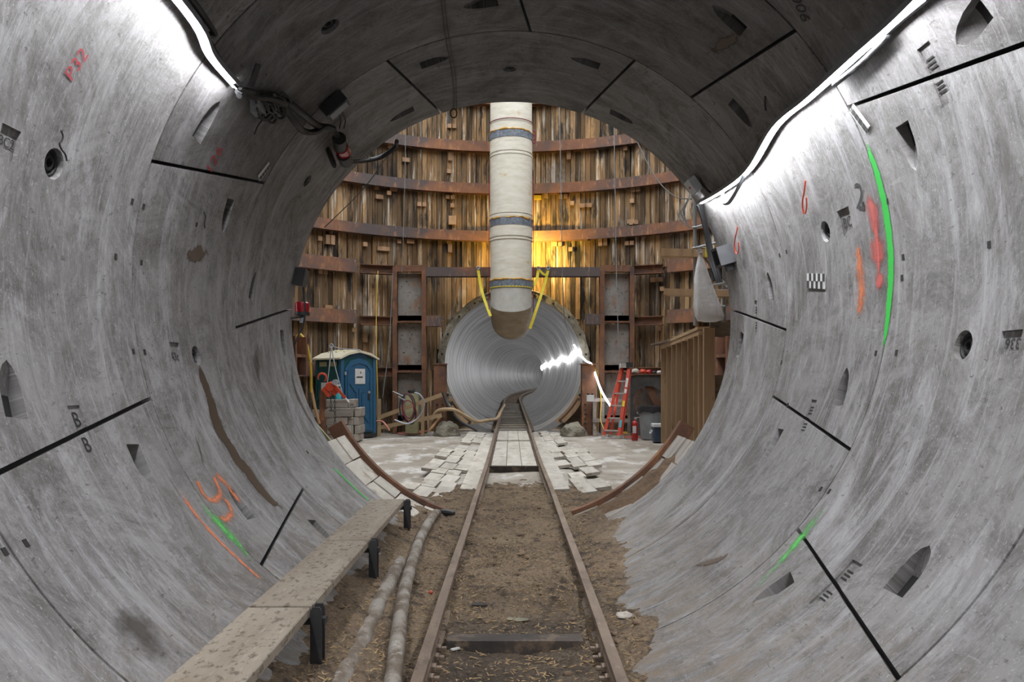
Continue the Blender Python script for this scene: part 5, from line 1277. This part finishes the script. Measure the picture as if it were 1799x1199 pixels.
for i, (px, py, l, m_) in enumerate(((1100, 765, .9, 'pine'), (1120, 770, .7, 'pink_hose'), (1108, 762, .5, 'yellow_cable'))):
    g = G(px, py); o = MB().box((0, 0, .025), (l, .12, .05)).obj('floor_scrap', m_); o.location = g; o.rotation_euler = (0, 0, -.15 + .1 * i); tag(o, ['short pine board', 'flat red-brown scrap', 'small yellow block'][i] + ' lying on the floor before the bin', 'scrap')

# ------------------------------------------------------------------ stud box at the right, bag, scaffold
sbx = empty('stud_box', (3.4, 15, 0), label='tall timber stud box with plywood lining outside the right edge of the mouth', cat='timber box')
A_, B_ = Vector((3.72, 18.6, 0)), Vector((3.12, 12.35, 0)); zt = 2.38
d_ = (B_ - A_).normalized(); nrm = Vector((d_.y, -d_.x, 0));  nrm = nrm if nrm.x < 0 else -nrm
for t_ in (0.005, .2, .36, .5, .64, .78, .9, .985):
    p = A_.lerp(B_, t_) + nrm * .05; MB().beam(p + Vector((0, 0, .02)), p + Vector((0, 0, zt - .1)), .045, .14, nrm).obj('stud', 'stud', sbx, world=True)
MB().beam(A_ + nrm * .05 + Vector((0, 0, zt - .07)), B_ + nrm * .05 + Vector((0, 0, zt - .07)), .15, .07).obj('top_plate', 'stud', sbx, world=True)
MB().beam(A_ + nrm * .05 + Vector((0, 0, zt - .0)), B_ + nrm * .05 + Vector((0, 0, zt - .0)), .19, .05).obj('top_plate', 'pine', sbx, world=True)
MB().beam(A_ - nrm * .06 + Vector((0, 0, zt / 2)), B_ - nrm * .06 + Vector((0, 0, zt / 2)), .02, zt).obj('plywood_side', 'ply', sbx, world=True)
for t_ in (.18, .55, .88):
    z = zt * t_; MB().box((B_.x + .55, B_.y, z), (1.0, .05, zt * .32)).obj('end_board', 'ply', sbx, world=True)
MB().box((B_.x + .02, B_.y - .05, zt / 2), (.17, .1, zt)).obj('corner_post', 'stud', sbx, world=True)
MB().box((3.95, 15.5, zt + .0), (1.2, 6.2, .04)).obj('lid', 'ply', sbx, world=True)
bg = empty('woven_sack', (3.05, 12.15, zt), label='white woven sack tied at the neck and hanging over the stud box', cat='sack')
yS = 12.1; tt = P(1230, 447, yS); mb = MB(); n = 28; prof_s = [(447, .025, 1230), (458, .05, 1231), (470, .08, 1232), (490, .12, 1234), (515, .165, 1238), (540, .205, 1243), (555, .225, 1246), (563, .2, 1247), (566, .1, 1247)]
vs = []
for j, (py, r_, px) in enumerate(prof_s):
    c = P(px, py, yS)
    for i in range(n):
        a = 2 * PI * i / n; w_ = 1 + .16 * noise.noise(Vector((math.cos(a) * 2.4, math.sin(a) * 2.4, j * .5))) + .06 * math.sin(a * 9 + j)
        vs.append((c.x + r_ * w_ * math.cos(a), c.y + r_ * .8 * w_ * math.sin(a), c.z))
mb.add(vs, [(j * n + i, j * n + (i + 1) % n, (j + 1) * n + (i + 1) % n, (j + 1) * n + i) for j in range(len(prof_s) - 1) for i in range(n)] + [tuple(range(n)), tuple(reversed(range((len(prof_s) - 1) * n, len(prof_s) * n)))])
mb.obj('sack', 'bag', bg, True, 80, world=True)
MB().torus(tt + Vector((0, 0, .02)), .03, .012, None, 12, 6).obj('tie', 'white', bg, True, world=True)
MB().tube([tt + Vector((0, 0, 0)), tt + Vector((-.03, 0, .08))], [.03, .045], 8).obj('neck', 'bag', bg, True, world=True)
sc_ = empty('scaffold', (3.2, 12.9, zt), label='grey tube scaffold with brown planks beside the sack', cat='scaffold')
yV = 13.1
MB().tube([P(1221, 320, yV), P(1221, 572, yV)], .03, 10).obj('upright', 'steel_grey', sc_, True, world=True)
MB().tube([P(1272, 430, yV), P(1272, 575, yV)], .03, 10).obj('upright', 'steel_grey', sc_, True, world=True)
for a, b in (((1221, 400), (1250, 392)), ((1221, 436), (1258, 427)), ((1221, 436), (1275, 441)), ((1250, 502), (1275, 497)), ((1250, 511), (1280, 511)), ((1236, 452), (1278, 505)), ((1221, 540), (1275, 538))):
    MB().tube([P(*a, yV), P(*b, yV - .3)], .022, 8).obj('tube', 'steel_grey', sc_, True, world=True)
for py, px0 in ((445, 1166), (514, 1171)):
    MB().beam(P(px0, py, yV + .3), P(1292, py + 3, yV - .3), .3, .125 if py < 500 else .11).obj('plank', 'stud', sc_, world=True)
for py in (400, 436, 511): MB().torus(P(1221, py, yV), .04, .016, None, 12, 6).obj('clamp', 'steel_grey', sc_, True, world=True)
mb = MB()
for k in range(4): mb.beam(P(1243 + 2 * k, 430, 12.6), P(1241 + 4 * k, 452, 12.55), .05, .012, (0, 1, 0))
o = mb.obj('caution_tape', 'yellow'); tag(o, 'knot of yellow caution tape on the scaffold above the sack', 'tape')

# ------------------------------------------------------------------ fittings on the tunnel wall
def wpt(px, py, off): return on_wall(px, py, off)
# cable tangle on the left
tg = empty('cable_tangle', wpt(455, 170, .1), label='tangle of black cables and plugs where the left LED strip ends', cat='cables')
rt = random.Random(21)
path0 = [(405, 146), (425, 152), (450, 158), (480, 165)]
for k in range(7):
    pts = [wpt(px + rt.uniform(-4, 4), py + rt.uniform(-7, 9), .04 + .05 * rt.random()) for px, py in path0 + [(490 + rt.uniform(-8, 8), 170 + 10 * k % 17)]]
    MB().tube(smooth_path(pts, 5), .013 + .006 * (k % 2), 6).obj('cable_run', 'black', tg, True, world=True)
for k in range(10):
    cxp, cyp = 462 + rt.uniform(-16, 18), 178 + rt.uniform(-16, 14); rx, ry = rt.uniform(10, 22), rt.uniform(8, 20); ph = rt.uniform(0, 6)
    pts = [wpt(cxp + rx * math.cos(a + ph), cyp + ry * math.sin(a + ph) + 3 * math.sin(2 * a + k), .04 + .06 * rt.random()) for a in [i * .7 for i in range(9)]]
    MB().tube(smooth_path(pts, 4), .009, 6).obj('cable_loop', 'black', tg, True, world=True)
for px, py, s_ in ((440, 178, (.05, .16, .05)), (467, 165, (.05, .08, .05)), (436, 186, (.04, .1, .04))):
    p = wpt(px, py, .06); MB().box(p, s_).obj('plug_box', 'can', tg, world=True)
p = [wpt(492, 168, .06), wpt(508, 180, .08), wpt(525, 194, .08), wpt(545, 208, .08), wpt(568, 213, .08), wpt(578, 225, .1)]
cable('cable', p, .026, 'black', 'thick black cable from the tangle to the red plug, upper run', 'cable')
p = [wpt(488, 178, .06), wpt(500, 200, .1), wpt(515, 215, .1), wpt(535, 216, .1), wpt(555, 208, .09), wpt(572, 212, .09)]
cable('cable', p, .024, 'black', 'thick black cable from the tangle to the red plug, sagging run', 'cable')
p = [wpt(455, 198, .05), wpt(443, 212, .05), wpt(438, 230, .04)]; cable('hanging_wire', p, .006, 'black', 'thin wire with a clip dangling under the left cable tangle', 'wire')
o = MB().beam(wpt(430, 142, .05), wpt(447, 107, .03), .03, .02).obj('bracket_arm', 'black'); tag(o, 'black pointed bracket sticking up from the left cable tangle', 'bracket')
pl = empty('red_plug', wpt(583, 250, .12), label='black and dark red industrial plug hanging near the tunnel mouth at upper left', cat='plug')
MB().tube([wpt(577, 224, .12), wpt(579, 240, .12)], .055, 12).obj('socket', 'black', pl, True, world=True)
MB().tube([wpt(580, 240, .12), wpt(586, 250, .12)], .06, 12).obj('collar', 'red_lens', pl, True, world=True)
MB().tube([wpt(583, 252, .13), wpt(589, 265, .13)], .06, 12).obj('plug', 'black', pl, True, world=True)
MB().torus(wpt(572, 268, .06), .05, .018, Matrix.Rotation(rad(70), 3, 'Y'), 14, 6, 1.6, 1.).obj('strap_loop', 'black', pl, True, world=True)
cable('cable', [wpt(589, 268, .1), wpt(610, 273, .08), wpt(640, 273, .06), wpt(665, 266, .06), wpt(688, 249, .06), wpt(692, 240, .05)], .022, 'black', 'black cable drooping from the red plug to the tunnel edge', 'cable')
jb = empty('junction_box', wpt(577, 165, .06), label='small dark junction box high on the left near the ring joint', cat='junction box')
x_, u_, n_ = surf_frame(*cyl(577, 165)); R3 = Matrix((x_, u_, n_)).transposed()
MB().box(wpt(579, 175, .06), (.12, .2, .09), R3).obj('box', 'black', jb, world=True); MB().box(wpt(579, 175, .108), (.09, .16, .01), R3).obj('cover', 'can', jb, world=True)
for dx in (0, 8): MB().tube(smooth_path([wpt(583 + dx, 185, .07), wpt(590 + dx, 200, .06), wpt(584 + dx, 213, .08)], 4), .006, 5).obj('wire', 'black', jb, True, world=True)
# crown cords
for dx, l_ in ((0, 'left'), (6, 'right')):
    cable('crown_cord', [wpt(771 + dx, -40, .02), wpt(775 + dx, 5, .02), wpt(783 + dx, 70, .02), wpt(793 + dx, 125, .025), wpt(797 + dx * .6, 165, .02), wpt(796 + dx, 190, .02)], .0035, 'black', 'thin dark cord along the crown, ' + l_ + ' of the pair', 'cord')
o = MB().torus(P(797, 199, 7.1), .03, .007, Matrix.Rotation(rad(90), 3, 'X'), 12, 5, 1, 1.4).obj('rope_hook', 'rust', None, True); tag(o, 'rusty hook hanging at the tunnel crown edge', 'hook')
# beacon and box at the left edge of the mouth
bx = empty('black_box', wpt(521, 486, .06), label='black box with cable on the left edge of the tunnel mouth', cat='box')
x_, u_, n_ = surf_frame(*cyl(521, 486)); R3 = Matrix((x_, u_, n_)).transposed()
MB().box(wpt(519, 486, .05), (.14, .16, .1), R3).obj('case', 'black', bx, world=True)
MB().tube(smooth_path([wpt(524, 470, .08), P(531, 480, 7.25), P(533, 510, 7.25), P(536, 545, 7.25), P(533, 570, 7.25), P(524, 590, 7.25), P(518, 605, 7.22)], 5), .009, 6).obj('cord', 'black', bx, True, world=True)
bcn = empty('warning_beacon', P(530, 540, 7.2), label='red warning beacon lamp mounted at the left edge of the tunnel mouth', cat='beacon')
b0 = P(531, 549, 7.3); MB().lathe([(.062, 0), (.066, .02), (.066, .085), (.055, .095)], b0, 18).obj('lens', 'red_lens', bcn, True, 40, world=True)
MB().lathe([(.07, -.03), (.07, 0)], b0, 18).obj('base', 'black', bcn, True, 40, world=True)
MB().tube([b0 + Vector((0, 0, -.03)), b0 + Vector((-.005, 0, -.1))], .022, 8).obj('stem', 'steel_grey', bcn, True, world=True)
MB().beam(b0 + Vector((0, 0, -.04)), wpt(512, 560, -.02), .06, .02).obj('bracket', 'black', bcn, world=True)
cable('yellow_cable', [P(518, 596, 12), P(528, 588, 12), P(540, 610, 12), P(546, 650, 12), P(547, 690, 12)], .02, 'yellow_cable', 'orange-yellow cable hanging outside the mouth on the left')
# control box and cables at the right end of the strip
cb = empty('driver_box', wpt(1230, 315, .08), label='white LED driver box with loose wires at the right edge of the tunnel mouth', cat='control box')
x_, u_, n_ = surf_frame(*cyl(1228, 318)); R3 = Matrix((x_, u_, n_)).transposed()
MB().box(wpt(1229, 318, .07), (.16, .13, .07), R3).obj('box', 'lid', cb, world=True); MB().box(wpt(1229, 318, .107), (.03, .02, .004), R3).obj('sticker', 'red', cb, world=True)
for k in range(6):
    MB().tube(smooth_path([wpt(1238, 308 + k, .05), wpt(1246 + 2 * k, 318 + 2 * k, .07), wpt(1252 + k, 332, .05)], 4), .008, 5).obj('wire', 'black', cb, True, world=True)
for k in range(5):
    MB().tube(smooth_path([wpt(1222, 325, .06), P(1217 - 2 * k, 338 + 4 * k, 7.1), P(1208 - 4 * k, 352 + 7 * k, 7.2), P(1200 + 3 * k, 380 + 5 * k, 7.3)], 4), .005, 5).obj('wire', 'cable_grey', cb, True, world=True)
for k in range(3):
    cable('edge_cable', [wpt(1238, 352, .04 + .02 * k), wpt(1242 + k, 375, .03 + .02 * k), wpt(1250 + k, 410, .03 + .02 * k), wpt(1261, 450, .04 + .02 * k), wpt(1273, 495, .03 + .02 * k)], .014, 'black', 'black cable hanging down the right edge of the tunnel mouth, ' + ['against the concrete', 'middle of three', 'farthest from the concrete'][k], 'cable', grp='cables down the right edge of the mouth')
o = MB().beam(wpt(1263, 470, .05), wpt(1270, 490, .05), .08, .06).obj('cable_coupler', 'black'); tag(o, 'black coupler on the cables at the right edge of the mouth', 'coupler')
sb2 = empty('sensor_box', wpt(1284, 446, .06), label='grey hooded sensor box on the right wall near the mouth', cat='sensor')
x_, u_, n_ = surf_frame(*cyl(1284, 446)); R3 = Matrix((x_, u_, n_)).transposed()
mb = MB(); c = wpt(1284, 446, .07)
for q, s_ in (((0, .075, 0), (.17, .02, .14)), ((0, -.075, 0), (.17, .02, .14)), ((.08, 0, 0), (.02, .17, .14)), ((-.08, 0, 0), (.02, .17, .14)), ((0, 0, -.06), (.17, .17, .02))): mb.box(c + R3 @ Vector(q), s_, R3)
mb.obj('hood', 'sensor', sb2, world=True); MB().box(c + R3 @ Vector((0, 0, -.045)), (.13, .13, .01), R3).obj('lens', 'black', sb2, world=True); MB().box(c + R3 @ Vector((-.03, -.11, -.03)), (.06, .06, .06), R3).obj('mount', 'sensor', sb2, world=True)
# red hanging loops
for pts, lb in (([(1419, 316), (1419, 335), (1416, 355), (1419, 374), (1423, 365), (1423, 345)], 'thin red wire loop hooked on the right wall beside the green stripe'),
                ([(1299, 398), (1297, 415), (1295, 430), (1299, 445), (1303, 436), (1302, 424)], 'thin red wire loop hooked on the right wall above the sensor box')):
    o = MB().tube(smooth_path([wpt(px, py, .015 + .01 * (i > 0)) for i, (px, py) in enumerate(pts)], 5), .0055, 6).obj('wire_loop', 'orange', None, True); tag(o, lb, 'wire')
o = MB().tube(smooth_path([wpt(*q, .012) for q in ((103, 228), (106, 238), (104, 246), (100, 252), (104, 262), (110, 270), (113, 282))], 4), .004, 5).obj('tie_wire', 'black', None, True); tag(o, 'twisted tie wire sticking out above the grout socket on the left wall', 'wire')
o = MB().tube(smooth_path([wpt(*q, .012) for q in ((355, 372), (358, 380), (356, 392), (357, 400))], 4), .004, 5).obj('tie_wire', 'black', None, True); tag(o, 'short bent tie wire on the left wall beside a bolt pocket', 'wire')
o = MB().tube(smooth_path([wpt(*q, .012) for q in ((1347, 168), (1346, 180), (1348, 192))], 4), .006, 5).obj('tie_wire', 'black', None, True); tag(o, 'short bent wire on the right crown between pockets', 'wire')
# hanging lines in the shaft
def line(pts, r, mat, label): o = MB().tube(smooth_path(pts, 5), r, 6).obj('hanging_cable', mat, None, True); tag(o, label, 'cable'); return o
line([P(982, 150, 20.5), P(985, 300, 20.5), P(987, 420, 20.5), P(989, 500, 20.8), P(992, 560, 21.6), P(1001, 590, 22.3), P(1006, 604, 22.7)], .012, 'cable_grey', 'grey cable hanging from above down to the bore lights')
line([P(1078, 150, 20.8), P(1080, 300, 20.8), P(1083, 480, 20.9), P(1088, 650, 20.7)], .012, 'cable_grey', 'grey cable hanging from above in front of the right portal frame')
line([P(713, 170, 21.2), P(711, 330, 21.2), P(706, 480, 21.3)], .007, 'cable_grey', 'thin grey line hanging in front of the left portal frame')
line([P(690, 260, 13), P(640, 330, 13), P(570, 400, 13)], .008, 'black', 'thin black guy line slanting across the timber wall at upper left')
line([P(1120, 250, 16), P(1150, 310, 15), P(1185, 345, 14), P(1215, 350, 13)], .01, 'black', 'loose black wire sagging across the timber wall at upper right')
line([P(664, 476, 21.9), P(661, 560, 21.7), P(662, 640, 21.5), P(664, 720, 21.3)], .012, 'yellow_cable', 'yellow rope hanging left of the left portal frame')
line([P(690, 480, 21.8), P(684, 600, 21.6), P(672, 700, 21.4)], .01, 'cable_grey', 'thin rope slanting from the left portal frame towards the barricade')

rl = random.Random(4)
for k in range(14):
    t_ = .02 + .068 * k + rl.uniform(0, .03); p = A_.lerp(B_, t_) + nrm * rl.uniform(-.02, .1) + Vector((0, 0, zt + .035))
    o = MB().box((0, 0, 0), (rl.uniform(.03, .06), rl.uniform(.12, .4), .02)).obj('wood_offcut', 'stud'); o.location = p; o.rotation_euler = (0, 0, rl.uniform(-.5, .5)); tag(o, 'small wood offcut on the top edge of the stud box, %s from its far end' % ORD[k], 'offcut', 'offcuts on the stud box')
